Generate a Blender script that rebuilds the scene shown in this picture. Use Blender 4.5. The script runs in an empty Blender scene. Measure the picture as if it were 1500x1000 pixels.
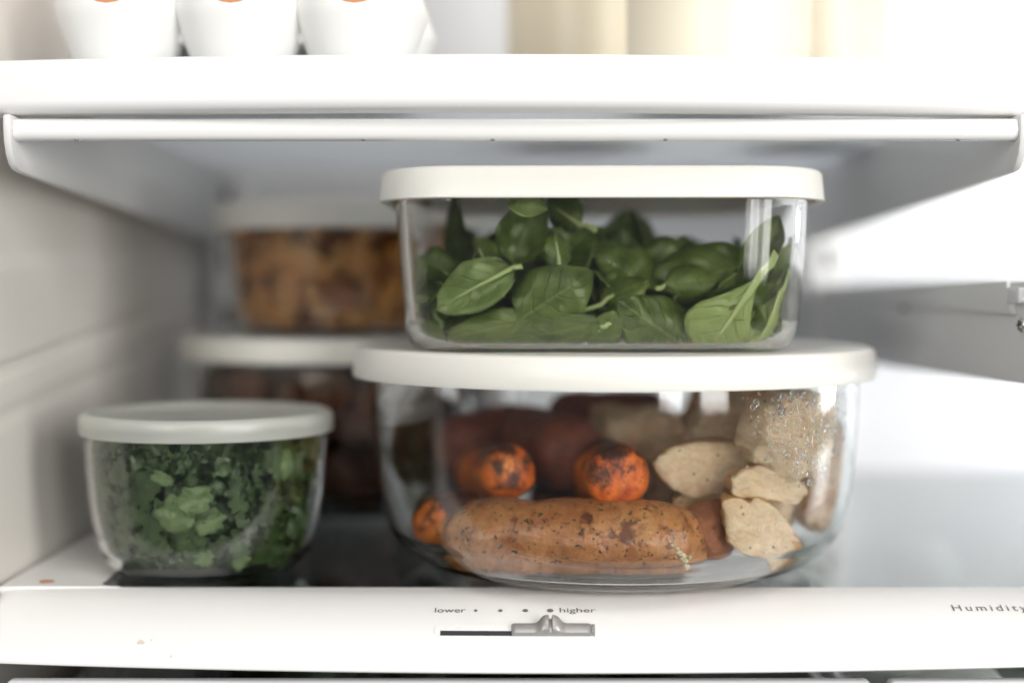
import bpy, bmesh, math, random
from mathutils import Vector, Matrix, noise, Euler
R = math.radians
S = bpy.context.scene
COL = S.collection
# ------------------------------------------------------------------ camera, world, lights, exposure
FPX, CX, HY = 2083.3, 750.0, 425.0            # focal length in photo pixels, principal column, horizon row
cd = bpy.data.cameras.new('camera'); cam = bpy.data.objects.new('camera', cd); COL.objects.link(cam)
cam.location = (0, 0, 0); cam.rotation_euler = (R(90), 0, 0)
cd.lens = 50; cd.sensor_width = 36; cd.shift_y = -0.05; cd.clip_start = 0.01; cd.clip_end = 50
cd.dof.use_dof = True; cd.dof.focus_distance = 0.483; cd.dof.aperture_fstop = 2.5
S.camera = cam
W = bpy.data.worlds.new('World'); S.world = W; W.use_nodes = True
bg = W.node_tree.nodes['Background']; bg.inputs[0].default_value = (0.90, 0.95, 1.0, 1); bg.inputs[1].default_value = 0.15

def area(name, loc, target, sx, sy, power, color):
    l = bpy.data.lights.new(name, 'AREA'); l.shape = 'RECTANGLE'; l.size = sx; l.size_y = sy
    l.energy = power; l.color = color
    o = bpy.data.objects.new(name, l); COL.objects.link(o); o.location = loc
    o.rotation_euler = (Vector(target) - Vector(loc)).to_track_quat('-Z', 'Y').to_euler()
    return o
area('window_light', (1.50, -1.10, 0.30), (0.05, 0.55, 0.0), 0.50, 1.3, 30, (1.0, 0.985, 0.96))
area('window_light_second_pane', (0.85, -1.50, 0.30), (0.0, 0.55, 0.0), 0.40, 1.3, 20, (1.0, 0.985, 0.96))
area('kitchen_light', (-0.85, -1.25, 0.50), (0.0, 0.55, 0.0), 0.55, 0.9, 15, (1.0, 0.975, 0.94))
area('overhead_trim_fill', (0.1, -0.55, 1.7), (0.0, 0.50, 0.0), 0.9, 0.6, 12, (1.0, 0.97, 0.93))  # added fill from high in front, brightens the shelf trim
area('fridge_side_light', (0.50, 0.66, -0.035), (0.30, 0.80, -0.05), 0.16, 0.10, 1.5, (0.97, 0.98, 1.0))
area('fridge_upper_side_light', (0.31, 0.64, 0.075), (0.215, 0.85, 0.035), 0.05, 0.03, 0.15, (0.97, 0.98, 1.0))
area('fridge_ceiling_light', (0.10, 0.62, 0.335), (0.08, 0.62, 0.0), 0.40, 0.20, 0.6, (0.98, 0.99, 1.0))
vs = S.view_settings
vs.view_transform = 'Standard'; vs.look = 'None'; vs.exposure = 0; vs.gamma = 1; vs.use_curve_mapping = False
S.cycles.max_bounces = 20; S.cycles.transmission_bounces = 16; S.cycles.glossy_bounces = 8
S.cycles.diffuse_bounces = 5; S.cycles.transparent_max_bounces = 12
S.cycles.caustics_reflective = True; S.cycles.caustics_refractive = True
S.cycles.blur_glossy = 0.3; S.cycles.sample_clamp_indirect = 6.0
S.cycles.use_denoising = True
try: S.cycles.denoising_input_passes = 'RGB_ALBEDO_NORMAL'
except Exception: pass

# ------------------------------------------------------------------ helpers
def P(x, y, Y):                                # photo pixel at depth Y -> point in the place
    return Vector(((x - CX) / FPX * Y, Y, (HY - y) / FPX * Y))

def smooth(o, on=True):
    for p in o.data.polygons: p.use_smooth = on
def add(name, me, mats=None, parent=None, label=None, cat=None, group=None, kind=None, sm=True):
    o = bpy.data.objects.new(name, me); COL.objects.link(o)
    if mats:
        for m in (mats if isinstance(mats, (list, tuple)) else [mats]): me.materials.append(m)
    if parent: o.parent = parent
    tag(o, label, cat, group, kind)
    if sm: smooth(o)
    return o
def tag(o, label=None, cat=None, group=None, kind=None):
    if label: o['label'] = label
    if cat: o['category'] = cat
    if group: o['group'] = group
    if kind: o['kind'] = kind
    return o
def thing(name, label, cat, loc=(0, 0, 0), group=None):
    o = bpy.data.objects.new(name, None); COL.objects.link(o); o.empty_display_size = 0.01
    o.location = loc
    return tag(o, label, cat, group)
def mesh(name, verts, faces):
    me = bpy.data.meshes.new(name); me.from_pydata([tuple(v) for v in verts], [], faces); me.update()
    return me
def fixn(me):
    bm = bmesh.new(); bm.from_mesh(me); bmesh.ops.recalc_face_normals(bm, faces=bm.faces); bm.to_mesh(me); bm.free(); me.update()
    return me
def lathe(name, prof, seg=96):
    """closed profile (r, z); points with r==0 become poles"""
    V, F, rings = [], [], []
    for r, z in prof:
        if r < 1e-7: rings.append([len(V)]); V.append((0, 0, z))
        else:
            rings.append(list(range(len(V), len(V) + seg)))
            for k in range(seg):
                a = 2 * math.pi * k / seg; V.append((r * math.cos(a), r * math.sin(a), z))
    n = len(rings)
    for i in range(n):
        A, B = rings[i], rings[(i + 1) % n]
        if len(A) == 1 and len(B) == 1: continue
        for k in range(seg):
            k2 = (k + 1) % seg
            if len(A) == 1: F.append((A[0], B[k], B[k2]))
            elif len(B) == 1: F.append((A[k], A[k2], B[0]))
            else: F.append((A[k], A[k2], B[k2], B[k]))
    return fixn(mesh(name, V, F))
def rrect(hx, hy, r, n=10):
    pts = []
    for cx, cy, a0 in ((hx - r, hy - r, 0), (-hx + r, hy - r, 90), (-hx + r, -hy + r, 180), (hx - r, -hy + r, 270)):
        for k in range(n + 1):
            a = R(a0 + 90 * k / n); pts.append((cx + r * math.cos(a), cy + r * math.sin(a)))
    # straight sides get in-between points
    out = []
    for i, p in enumerate(pts):
        q = pts[(i + 1) % len(pts)]; out.append(p)
        d = math.hypot(q[0] - p[0], q[1] - p[1])
        if d > 0.02:
            for j in range(1, 6): out.append((p[0] + (q[0] - p[0]) * j / 6, p[1] + (q[1] - p[1]) * j / 6))
    return out
def loft(name, rings):
    """rings: list of (hx, hy, corner r, z); first and last rings capped"""
    V, F = [], []; n = None
    for hx, hy, r, z in rings:
        pts = rrect(hx, hy, r); n = len(pts); V += [(x, y, z) for x, y in pts]
    m = len(rings)
    for i in range(m - 1):
        for k in range(n): F.append((i * n + k, i * n + (k + 1) % n, (i + 1) * n + (k + 1) % n, (i + 1) * n + k))
    F.append(tuple(range(n - 1, -1, -1))); F.append(tuple(range((m - 1) * n, m * n)))
    return fixn(mesh(name, V, F))
def boxmesh(name, x0, x1, y0, y1, z0, z1, bev=0.0, seg=2):
    bm = bmesh.new(); bmesh.ops.create_cube(bm, size=1)
    for v in bm.verts:
        v.co = Vector((x0 if v.co.x < 0 else x1, y0 if v.co.y < 0 else y1, z0 if v.co.z < 0 else z1))
    if bev: bmesh.ops.bevel(bm, geom=list(bm.edges), offset=bev, segments=seg, affect='EDGES', profile=0.5)
    me = bpy.data.meshes.new(name); bm.to_mesh(me); bm.free(); return me
def prism_x(name, pts, x0, x1, bev=0.0):
    """polygon in (Y, Z) pushed along X"""
    bm = bmesh.new()
    a = [bm.verts.new((x0, y, z)) for y, z in pts]; b = [bm.verts.new((x1, y, z)) for y, z in pts]
    n = len(pts); bm.faces.new(a); bm.faces.new(list(reversed(b)))
    for i in range(n): bm.faces.new((a[i], b[i], b[(i + 1) % n], a[(i + 1) % n]))
    bmesh.ops.recalc_face_normals(bm, faces=bm.faces)
    if bev:
        es = [e for e in bm.edges if len(e.link_faces) == 2 and e.calc_face_angle() > 0.6]
        bmesh.ops.bevel(bm, geom=es, offset=bev, segments=2, affect='EDGES', profile=0.5)
    me = bpy.data.meshes.new(name); bm.to_mesh(me); bm.free(); return me
def sweep(name, prof, xs, bow):
    """closed (Y, Z) profile swept along X; bow(X) pushes it back"""
    V, F = [], []; n = len(prof)
    for x in xs:
        b = bow(x)
        V += [(x, y + b * (1.0 if y < 0.5 else max(0.0, 1 - (y - 0.5) * 120)), z) for y, z in prof]
    m = len(xs)
    for i in range(m - 1):
        for k in range(n): F.append((i * n + k, i * n + (k + 1) % n, (i + 1) * n + (k + 1) % n, (i + 1) * n + k))
    F.append(tuple(range(n))); F.append(tuple(range(m * n - 1, (m - 1) * n - 1, -1)))
    return fixn(mesh(name, V, F))
_ICO = {}
def ico(sub):
    if sub not in _ICO:
        bm = bmesh.new(); bmesh.ops.create_icosphere(bm, subdivisions=sub, radius=1)
        bm.verts.index_update()
        _ICO[sub] = ([v.co.copy() for v in bm.verts], [tuple(v.index for v in f.verts) for f in bm.faces]); bm.free()
    return _ICO[sub]
def auto_smooth(o, ang=35):
    me = o.data; smooth(o)
    try: me.set_sharp_from_angle(angle=R(ang))
    except Exception: pass
    return o
def fbm(p, oct=3):
    s, a, f = 0, 1, 1
    for _ in range(oct): s += a * noise.noise(p * f); a *= 0.5; f *= 2.1
    return s

# ------------------------------------------------------------------ materials
def M(name, col, rough=0.5, **kw):
    m = bpy.data.materials.new(name); m.use_nodes = True
    b = m.node_tree.nodes['Principled BSDF']
    b.inputs['Base Color'].default_value = (*col, 1); b.inputs['Roughness'].default_value = rough
    for k, v in kw.items(): b.inputs[k.replace('_', ' ')].default_value = v
    return m
class N:
    def __init__(s, m): s.t = m.node_tree; s.b = s.t.nodes['Principled BSDF']
    def new(s, t, **kw):
        n = s.t.nodes.new(t)
        for k, v in kw.items(): setattr(n, k, v)
        return n
    def link(s, a, b): s.t.links.new(a, b)
    def coord(s, out='Object'): return s.new('ShaderNodeTexCoord').outputs[out]
    def noise(s, vec, scale, detail=4, rough=0.55, dist=0.0):
        n = s.new('ShaderNodeTexNoise'); s.link(vec, n.inputs['Vector']); n.inputs['Scale'].default_value = scale
        n.inputs['Detail'].default_value = detail; n.inputs['Roughness'].default_value = rough; n.inputs['Distortion'].default_value = dist
        return n.outputs['Fac']
    def vor(s, vec, scale, feature='F1'):
        n = s.new('ShaderNodeTexVoronoi', feature=feature); s.link(vec, n.inputs['Vector']); n.inputs['Scale'].default_value = scale
        return n.outputs['Distance']
    def ramp(s, fac, stops):
        n = s.new('ShaderNodeValToRGB'); s.link(fac, n.inputs[0]); e = n.color_ramp.elements
        while len(e) < len(stops): e.new(0.5)
        for i, (p, c) in enumerate(stops): e[i].position = p; e[i].color = (*c, 1) if len(c) == 3 else c
        return n.outputs[0]
    def mix(s, fac, a, b, mode='MIX'):
        n = s.new('ShaderNodeMix', data_type='RGBA', blend_type=mode)
        for i, v in ((0, fac), (6, a), (7, b)):
            if hasattr(v, 'links'): s.link(v, n.inputs[i])
            elif isinstance(v, tuple): n.inputs[i].default_value = (*v, 1)
            else: n.inputs[i].default_value = v
        return n.outputs[2]
    def math(s, op, a, b=None):
        n = s.new('ShaderNodeMath', operation=op)
        for i, v in ((0, a), (1, b)):
            if v is None: continue
            if hasattr(v, 'links'): s.link(v, n.inputs[i])
            else: n.inputs[i].default_value = v
        return n.outputs[0]
    def bump(s, h, strength, dist=0.001):
        n = s.new('ShaderNodeBump'); s.link(h, n.inputs['Height']); n.inputs['Strength'].default_value = strength
        n.inputs['Distance'].default_value = dist; s.link(n.outputs[0], s.b.inputs['Normal'])
def plastic(name, col, rough=0.35, grime=0.04, bump=0.05, **kw):
    m = M(name, col, rough, **kw); n = N(m); c = n.coord()
    f = n.noise(c, 9, 5, 0.6)
    n.link(n.mix(f, tuple(v * (1 - grime) for v in col), tuple(min(1, v * (1 + grime)) for v in col)), n.b.inputs['Base Color'])
    g = n.noise(c, 22, 5, 0.65)
    r = n.ramp(g, [(0.35, (rough * 0.85,) * 3), (0.7, (min(1, rough * 1.25),) * 3)]); n.link(r, n.b.inputs['Roughness'])
    if bump: n.bump(n.noise(c, 700, 2), bump, 0.0003)
    return m
m_liner = plastic('liner_plastic', (0.71, 0.675, 0.62), 0.42, 0.03)
m_back = plastic('back_liner_plastic', (0.72, 0.725, 0.74), 0.38, 0.03)
m_trim = M('shelf_trim_plastic', (0.81, 0.80, 0.785), 0.32)
m_brkt = plastic('bracket_enamel', (0.70, 0.695, 0.68), 0.33, 0.02, 0.02)
m_bar = M('bar_enamel', (0.82, 0.815, 0.80), 0.25)
m_tray = plastic('tray_plastic', (0.66, 0.66, 0.665), 0.3, 0.02, 0.02)
def m_make_frosted():
    m = M('frosted_shelf_panel', (0.80, 0.82, 0.85), 0.35); n = N(m)
    tr = n.new('ShaderNodeBsdfTranslucent'); tr.inputs[0].default_value = (0.86, 0.89, 0.93, 1)
    mx = n.new('ShaderNodeMixShader'); mx.inputs[0].default_value = 0.6; out = m.node_tree.nodes['Material Output']
    n.link(n.b.outputs[0], mx.inputs[1]); n.link(tr.outputs[0], mx.inputs[2]); n.link(mx.outputs[0], out.inputs[0])
    return m
m_frost = m_make_frosted()
m_lid = plastic('lid_plastic', (0.765, 0.75, 0.695), 0.40, 0.03, 0.04, Subsurface_Weight=0.25, Subsurface_Scale=0.004)
m_lid_small = M('lid_translucent', (0.93, 0.94, 0.88), 0.30, Transmission_Weight=0.75, IOR=1.4)
m_glass = M('container_glass', (0.985, 0.995, 0.985), 0.0, Transmission_Weight=1.0, IOR=1.43)
m_shelf_glass = M('shelf_glass', (0.93, 0.97, 0.95), 0.02, Transmission_Weight=1.0, IOR=1.5)
m_water = M('condensation_water', (1, 1, 1), 0.03, Transmission_Weight=1.0, IOR=1.33)
m_ink = M('printed_ink', (0.16, 0.15, 0.15), 0.6)
m_nub = M('grey_nub', (0.22, 0.22, 0.22), 0.5)
m_dark = M('slot_dark', (0.03, 0.03, 0.035), 0.6)
m_silver = M('silver_plastic', (0.36, 0.35, 0.34), 0.40, Metallic=0.4)
m_screw = M('screw_steel', (0.62, 0.60, 0.57), 0.25, Metallic=1.0)
m_drawer = plastic('drawer_plastic', (0.66, 0.66, 0.67), 0.3, 0.02, 0.02)
m_gasket = M('gasket_grey', (0.06, 0.06, 0.065), 0.6)
m_foam = plastic('egg_tray_plastic', (0.80, 0.80, 0.78), 0.35, 0.02, 0.03)
m_egg = plastic('brown_eggshell', (0.56, 0.24, 0.10), 0.5, 0.06, 0.1)
m_milk = M('milk_bottle', (0.80, 0.75, 0.60), 0.38, Subsurface_Weight=0.2, Subsurface_Scale=0.01)
m_milk2 = M('cream_bottle', (0.74, 0.67, 0.52), 0.35, Subsurface_Weight=0.2, Subsurface_Scale=0.01)
m_cap = plastic('bottle_cap', (0.75, 0.72, 0.66), 0.35)
m_stain_o = M('orange_smear', (0.55, 0.20, 0.07), 0.5)
m_stain_b = M('brown_smudge', (0.66, 0.56, 0.47), 0.6)

def leafmat(name, base, light, vein, transl=0.25):
    m = M(name, base, 0.42); n = N(m); t = m.node_tree
    uv = n.new('ShaderNodeUVMap').outputs[0]
    sep = n.new('ShaderNodeSeparateXYZ'); n.link(uv, sep.inputs[0]); u, v = sep.outputs[0], sep.outputs[1]
    au = n.math('ABSOLUTE', u)
    mid = n.ramp(au, [(0.015, (1, 1, 1)), (0.06, (0, 0, 0))])
    wob = n.math('MULTIPLY', n.noise(n.coord(), 120, 2), 0.9)
    ph = n.math('ADD', n.math('SUBTRACT', n.math('MULTIPLY', v, 6.0), n.math('MULTIPLY', au, 2.0)), wob)
    fr = n.math('ABSOLUTE', n.math('SUBTRACT', n.math('FRACT', ph), 0.5))
    vs_ = n.ramp(fr, [(0.0, (1, 1, 1)), (0.10, (0, 0, 0))])
    side = n.math('MULTIPLY', vs_, 0.28)
    vm = n.math('MAXIMUM', n.math('MULTIPLY', mid, 0.75), side)
    c = n.coord()
    blot = n.noise(c, 95, 4, 0.6)
    oi = n.new('ShaderNodeObjectInfo').outputs['Random']
    col = n.mix(n.ramp(blot, [(0.35, (0, 0, 0)), (0.68, (1, 1, 1))]), base, light)
    col = n.mix(n.math('MULTIPLY', oi, 0.45), col, light)
    col = n.mix(n.math('MULTIPLY', vm, 0.7), col, vein)
    n.link(col, n.b.inputs['Base Color'])
    h = n.math('SUBTRACT', n.math('ADD', n.math('MULTIPLY', n.noise(c, 240, 3), 0.5), n.math('MULTIPLY', n.noise(c, 105, 2), 1.6)), n.math('MULTIPLY', vs_, 0.5))
    n.bump(h, 0.6, 0.0013)
    tr = n.new('ShaderNodeBsdfTranslucent'); n.link(n.mix(0.5, col, vein), tr.inputs[0])
    mx = n.new('ShaderNodeMixShader'); mx.inputs[0].default_value = transl
    out = t.nodes['Material Output']; n.link(n.b.outputs[0], mx.inputs[1]); n.link(tr.outputs[0], mx.inputs[2]); n.link(mx.outputs[0], out.inputs[0])
    return m
m_leaf = leafmat('spinach_leaf_upper', (0.056, 0.090, 0.013), (0.140, 0.195, 0.036), (0.24, 0.31, 0.08))
m_leaf_u = leafmat('spinach_leaf_under', (0.13, 0.185, 0.045), (0.20, 0.27, 0.075), (0.30, 0.36, 0.12))
m_leaf_p = leafmat('spinach_leaf_pale', (0.20, 0.28, 0.070), (0.31, 0.39, 0.12), (0.43, 0.50, 0.20))
m_stem = M('spinach_stem', (0.36, 0.44, 0.17), 0.4, Subsurface_Weight=0.2, Subsurface_Scale=0.003)
m_kale = leafmat('kale_leaf', (0.022, 0.044, 0.012), (0.065, 0.110, 0.032), (0.10, 0.15, 0.05), 0.12)
m_kale_l = leafmat('kale_leaf_pale', (0.080, 0.13, 0.042), (0.17, 0.24, 0.095), (0.22, 0.29, 0.12), 0.15)

def m_make_sausage():
    m = M('sausage_skin', (0.4, 0.2, 0.09), 0.30, Subsurface_Weight=0.15, Subsurface_Scale=0.003); n = N(m); c = n.coord()
    base = n.ramp(n.noise(c, 60, 5, 0.6), [(0.3, (0.25, 0.085, 0.024)), (0.52, (0.46, 0.205, 0.070)), (0.75, (0.58, 0.31, 0.13))])
    brown = n.ramp(n.noise(c, 130, 5, 0.65, 0.4), [(0.47, (0, 0, 0)), (0.62, (1, 1, 1))])
    base = n.mix(n.math('MULTIPLY', brown, 0.6), base, (0.22, 0.055, 0.016))
    wv = n.noise(c, 900, 2)
    sp = n.ramp(n.noise(c, 560, 2, 0.5), [(0.595, (0, 0, 0)), (0.66, (1, 1, 1))])
    sp = n.math('MAXIMUM', sp, n.math('MULTIPLY', n.ramp(n.vor(c, 330), [(0.10, (1, 1, 1)), (0.26, (0, 0, 0))]), 0.6))
    bl = n.ramp(n.noise(c, 75, 3, 0.6, 0.6), [(0.60, (0, 0, 0)), (0.65, (1, 1, 1))])
    base = n.mix(n.math('MULTIPLY', bl, 0.8), base, (0.10, 0.022, 0.010))
    msk = n.ramp(n.noise(c, 160, 2), [(0.40, (0, 0, 0)), (0.52, (1, 1, 1))])
    base = n.mix(n.math('MULTIPLY', n.math('MULTIPLY', sp, msk), 0.95), base, (0.030, 0.032, 0.014))
    n.link(base, n.b.inputs['Base Color']); n.bump(n.math('ADD', n.noise(c, 300, 4), n.math('MULTIPLY', wv, 0.25)), 0.55, 0.0012)
    return m
def m_make_carrot(dk=0.0):
    m = M('roast_carrot', (0.6, 0.17, 0.03), 0.34, Subsurface_Weight=0.25, Subsurface_Scale=0.003); n = N(m); c0 = n.coord()
    ad = n.new('ShaderNodeVectorMath', operation='ADD'); n.link(c0, ad.inputs[0]); n.link(n.math('MULTIPLY', n.new('ShaderNodeObjectInfo').outputs['Random'], 7.0), ad.inputs[1]); c = ad.outputs[0]
    base = n.ramp(n.noise(c, 110, 5, 0.6), [(0.3, (0.45, 0.065, 0.008)), (0.52, (0.80, 0.19, 0.022)), (0.72, (0.92, 0.36, 0.07))])
    sz = n.new('ShaderNodeSeparateXYZ'); n.link(c0, sz.inputs[0])
    hh = n.math('ADD', n.noise(c, 90, 6, 0.72, 0.3), n.math('ADD', n.math('MULTIPLY', sz.outputs[2], 13.0), dk))
    ch = n.ramp(hh, [(0.56, (0, 0, 0)), (0.66, (1, 1, 1))])
    base = n.mix(n.math('MULTIPLY', ch, 0.93), base, (0.035, 0.012, 0.006))
    sp = n.ramp(n.vor(c, 420), [(0.14, (1, 1, 1)), (0.25, (0, 0, 0))])
    base = n.mix(n.math('MULTIPLY', sp, 0.55), base, (0.10, 0.02, 0.006))
    n.link(base, n.b.inputs['Base Color']); n.bump(n.noise(c, 230, 5, 0.7), 0.7, 0.0018)
    return m
def m_make_chicken(name, a, b, brown, amt):
    m = M(name, a, 0.5, Subsurface_Weight=0.2, Subsurface_Scale=0.003); n = N(m); c = n.coord()
    mp = n.new('ShaderNodeMapping'); mp.inputs['Scale'].default_value = (1, 1, 1.8); mp.inputs['Rotation'].default_value = (0.5, 0.6, 0.3); n.link(c, mp.inputs[0])
    fib = n.noise(mp.outputs[0], 150, 6, 0.65, 1.2)
    base = n.ramp(fib, [(0.32, a), (0.68, b)])
    br = n.ramp(n.noise(c, 48, 4, 0.6), [(0.62 - amt, (0, 0, 0)), (0.78 - amt, (1, 1, 1))])
    base = n.mix(n.math('MULTIPLY', br, 0.8), base, brown)
    sp = n.ramp(n.vor(c, 210), [(0.07, (1, 1, 1)), (0.15, (0, 0, 0))])
    base = n.mix(n.math('MULTIPLY', sp, 0.8), base, (0.035, 0.045, 0.025))
    n.link(base, n.b.inputs['Base Color']); n.bump(n.math('ADD', fib, n.math('MULTIPLY', n.noise(c, 520, 3), 0.4)), 0.8, 0.0016)
    return m
m_saus = m_make_sausage(); m_carrot = m_make_carrot(); m_carrot_d = m_make_carrot(0.10); m_carrot_d.name = 'charred_carrot'
m_chick = m_make_chicken('cooked_chicken', (0.62, 0.44, 0.26), (0.84, 0.68, 0.47), (0.50, 0.23, 0.06), 0.03)
m_chick_b = m_make_chicken('browned_chicken', (0.50, 0.30, 0.13), (0.68, 0.47, 0.25), (0.36, 0.14, 0.03), 0.10)
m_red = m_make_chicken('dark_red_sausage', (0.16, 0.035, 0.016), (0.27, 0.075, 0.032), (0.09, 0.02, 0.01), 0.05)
m_crust = m_make_chicken('golden_crust', (0.46, 0.21, 0.05), (0.66, 0.38, 0.13), (0.30, 0.10, 0.02), 0.08)
m_redp = m_make_chicken('browned_sausage_end', (0.26, 0.085, 0.035), (0.42, 0.17, 0.075), (0.14, 0.035, 0.015), 0.03)
m_mince = m_make_chicken('brown_cooked_meat', (0.54, 0.225, 0.050), (0.74, 0.36, 0.10), (0.30, 0.10, 0.022), 0.0)
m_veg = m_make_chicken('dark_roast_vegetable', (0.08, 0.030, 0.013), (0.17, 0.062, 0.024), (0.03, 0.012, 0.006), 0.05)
m_crumb = M('crumb', (0.72, 0.63, 0.42), 0.7)
m_greens = M('drawer_greens', (0.02, 0.035, 0.015), 0.6)

# ------------------------------------------------------------------ fridge shell (setting)
SZ = -0.106                                    # top of the lower shelf
YB = 0.850                                     # back wall
XL = -0.188                                    # left wall
def wall_left():
    # moulded liner: ribs that climb towards the back
    V, F = [], []
    ys = [0.488 + i * (YB + 0.02 - 0.488) / 60 for i in range(61)]
    zs = [-0.36 + i * 0.76 / 380 for i in range(381)]
    for y in ys:
        g1 = -0.030 + (y - 0.505) * 0.080       # groove
        g2 = 0.0098 + (y - 0.505) * 0.035       # ledge
        g3 = -0.047 + (y - 0.505) * 0.075
        for z in zs:
            x = XL
            x += 0.0030 / (1 + math.exp(-(g2 - z) / 0.0006))          # below the ledge the wall stands proud
            x -= 0.0028 * math.exp(-((z - g1) / 0.0016) ** 2)
            x -= 0.0012 * math.exp(-((z - g3) / 0.0030) ** 2)
            x += 0.0012 / (1 + math.exp(-(z - 0.125) / 0.0010))
            V.append((x, y, z))
    n = len(zs)
    for i in range(len(ys) - 1):
        for k in range(n - 1): F.append((i * n + k, i * n + k + 1, (i + 1) * n + k + 1, (i + 1) * n + k))
    me = mesh('wall_left', V, F)
    o = add('wall_left', me, m_liner, label='beige moulded plastic side wall with sloping ribs', kind='structure')
    md = o.modifiers.new('t', 'SOLIDIFY'); md.thickness = 0.01; md.offset = 1.0
    # push the thickness outwards (to the left)
    return o
wall_left()
add('wall_back', boxmesh('wall_back', XL - 0.02, 0.56, YB, YB + 0.02, -0.36, 0.40), m_back, label='pale plastic rear wall of the refrigerator', kind='structure', sm=False)
add('wall_right', boxmesh('wall_right', 0.54, 0.56, 0.32, YB, -0.36, 0.40), m_back, label='pale plastic far side wall of the refrigerator', kind='structure', sm=False)
add('ceiling', boxmesh('ceiling', XL - 0.02, 0.54, 0.44, YB, 0.345, 0.365), m_back, label='pale plastic ceiling of the refrigerator', kind='structure', sm=False)
add('floor', boxmesh('floor', XL - 0.02, 0.54, 0.44, YB, -0.36, -0.34), m_back, label='pale plastic floor of the refrigerator', kind='structure', sm=False)

def shelf_track(X, label):
    t = thing('shelf_track', label, 'track', (X, YB - 0.004, -0.10), 'upright shelf tracks on the rear wall')
    add('channel', boxmesh('channel', -0.011, 0.011, -0.007, 0.0035, 0.0, 0.43, 0.0015), m_bar, t, sm=False)
    sl = boxmesh('slot', -0.0025, 0.0025, -0.0074, -0.0066, 0, 0.014)
    for k in range(12):
        o = bpy.data.objects.new('slot', sl); COL.objects.link(o); o.parent = t; o.location = (0, 0, 0.01 + k * 0.034)
    sl.materials.append(m_dark)
shelf_track(-0.168, 'upright metal shelf track in the rear left corner')
shelf_track(0.186, 'upright metal shelf track behind the stacked containers')

# ------------------------------------------------------------------ lower shelf
def bow_low(x):
    d = x - 0.02; b = 0.33 * min(abs(d), 0.22) ** 2
    e = -0.1835 + 0.010
    if x < e: t = min(1.0, (e - x) / 0.010); b += 0.010 * (1 - math.sqrt(max(0, 1 - t * t)))
    return b
PROF = [(0.508, -0.1060), (0.499, -0.1061), (0.495, -0.1065), (0.489, -0.1080), (0.4845, -0.1097), (0.480, -0.1118), (0.4765, -0.1140),
        (0.473, -0.1167), (0.470, -0.1198), (0.468, -0.1225), (0.467, -0.1245), (0.4672, -0.1256), (0.4685, -0.1262), (0.480, -0.1262), (0.508, -0.1262)]
t_low = thing('lower_shelf', 'glass shelf with white front trim and a silver slider, carrying the containers', 'shelf', (0, 0.5, SZ))
T0 = Vector((0, 0.5, SZ))
def shift(me, o): me.transform(Matrix.Translation(-Vector(o))); return me
xs = [-0.1835 + i * 0.0010 for i in range(11)] + [-0.163 + i * 0.012 for i in range(58)]
xs[0] = -0.1834
trim = auto_smooth(add('front_trim', shift(sweep('front_trim', PROF, xs, bow_low), T0), m_trim, t_low), 50)
add('glass_panel', shift(boxmesh('glass_panel', -0.149, 0.53, 0.5085, YB - 0.006, SZ - 0.0042, SZ - 0.0004, 0.0006), T0), m_shelf_glass, t_low, sm=False)
# side frame beside the glass, with a rounded inner corner
sp = [(-0.1722, 0.5082), (-0.1495, 0.5082)]
bm = bmesh.new()
outl = [(-0.1833, 0.5083), (-0.140, 0.5083)] + [(-0.1490 + 0.009 * (1 - math.sin(R(a))), 0.5083 + 0.009 * (1 - math.cos(R(a)))) for a in range(0, 91, 15)][1:] + [(-0.1490, YB - 0.006), (-0.1833, YB - 0.006)]
a_ = [bm.verts.new((x, y, SZ + 0.0002)) for x, y in outl]; b_ = [bm.verts.new((x, y, SZ - 0.012)) for x, y in outl]
bm.faces.new(a_); bm.faces.new(list(reversed(b_)))
for i in range(len(outl)): bm.faces.new((a_[i], b_[i], b_[(i + 1) % len(outl)], a_[(i + 1) % len(outl)]))
bmesh.ops.recalc_face_normals(bm, faces=bm.faces)
me = bpy.data.meshes.new('side_frame'); bm.to_mesh(me); bm.free()
add('side_frame', shift(me, T0), m_trim, t_low, sm=False)

# surface of the trim: arc length along the profile
_pts = [Vector((y, z)) for y, z in PROF[:12]]
_cum = [0.0]
for i in range(1, len(_pts)): _cum.append(_cum[-1] + (_pts[i] - _pts[i - 1]).length)
def trim_point(x, s, h=0.0):
    i = 0
    while i < len(_cum) - 2 and _cum[i + 1] < s: i += 1
    f = (s - _cum[i]) / (_cum[i + 1] - _cum[i]); p = _pts[i].lerp(_pts[i + 1], f); d = (_pts[i + 1] - _pts[i]).normalized()
    nrm = Vector((d.y, -d.x))                  # outwards: towards the viewer and up
    if nrm.y < 0: nrm = -nrm
    y, z = p + nrm * h
    return Vector((x, y + bow_low(x) * (1.0 if y < 0.5 else 0.0), z))
def trim_s(xp, yp):                            # pixel -> (X, s)
    best = None
    for k in range(0, 900):
        s = _cum[-1] * k / 900
        p = trim_point((xp - CX) / FPX * 0.48, s)
        X = (xp - CX) / FPX * p.y
        p = trim_point(X, s); yy = HY - p.z / p.y * FPX
        if best is None or abs(yy - yp) < best[0]: best = (abs(yy - yp), X, s)
    return best[1], best[2]
def drape(me, h, origin):
    """flat mesh (x along trim, y up the slope as -s) laid on the trim"""
    for v in me.vertices: v.co = trim_point(v.co.x, v.co.y, h + v.co.z) - origin
    me.update(); return me
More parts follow.
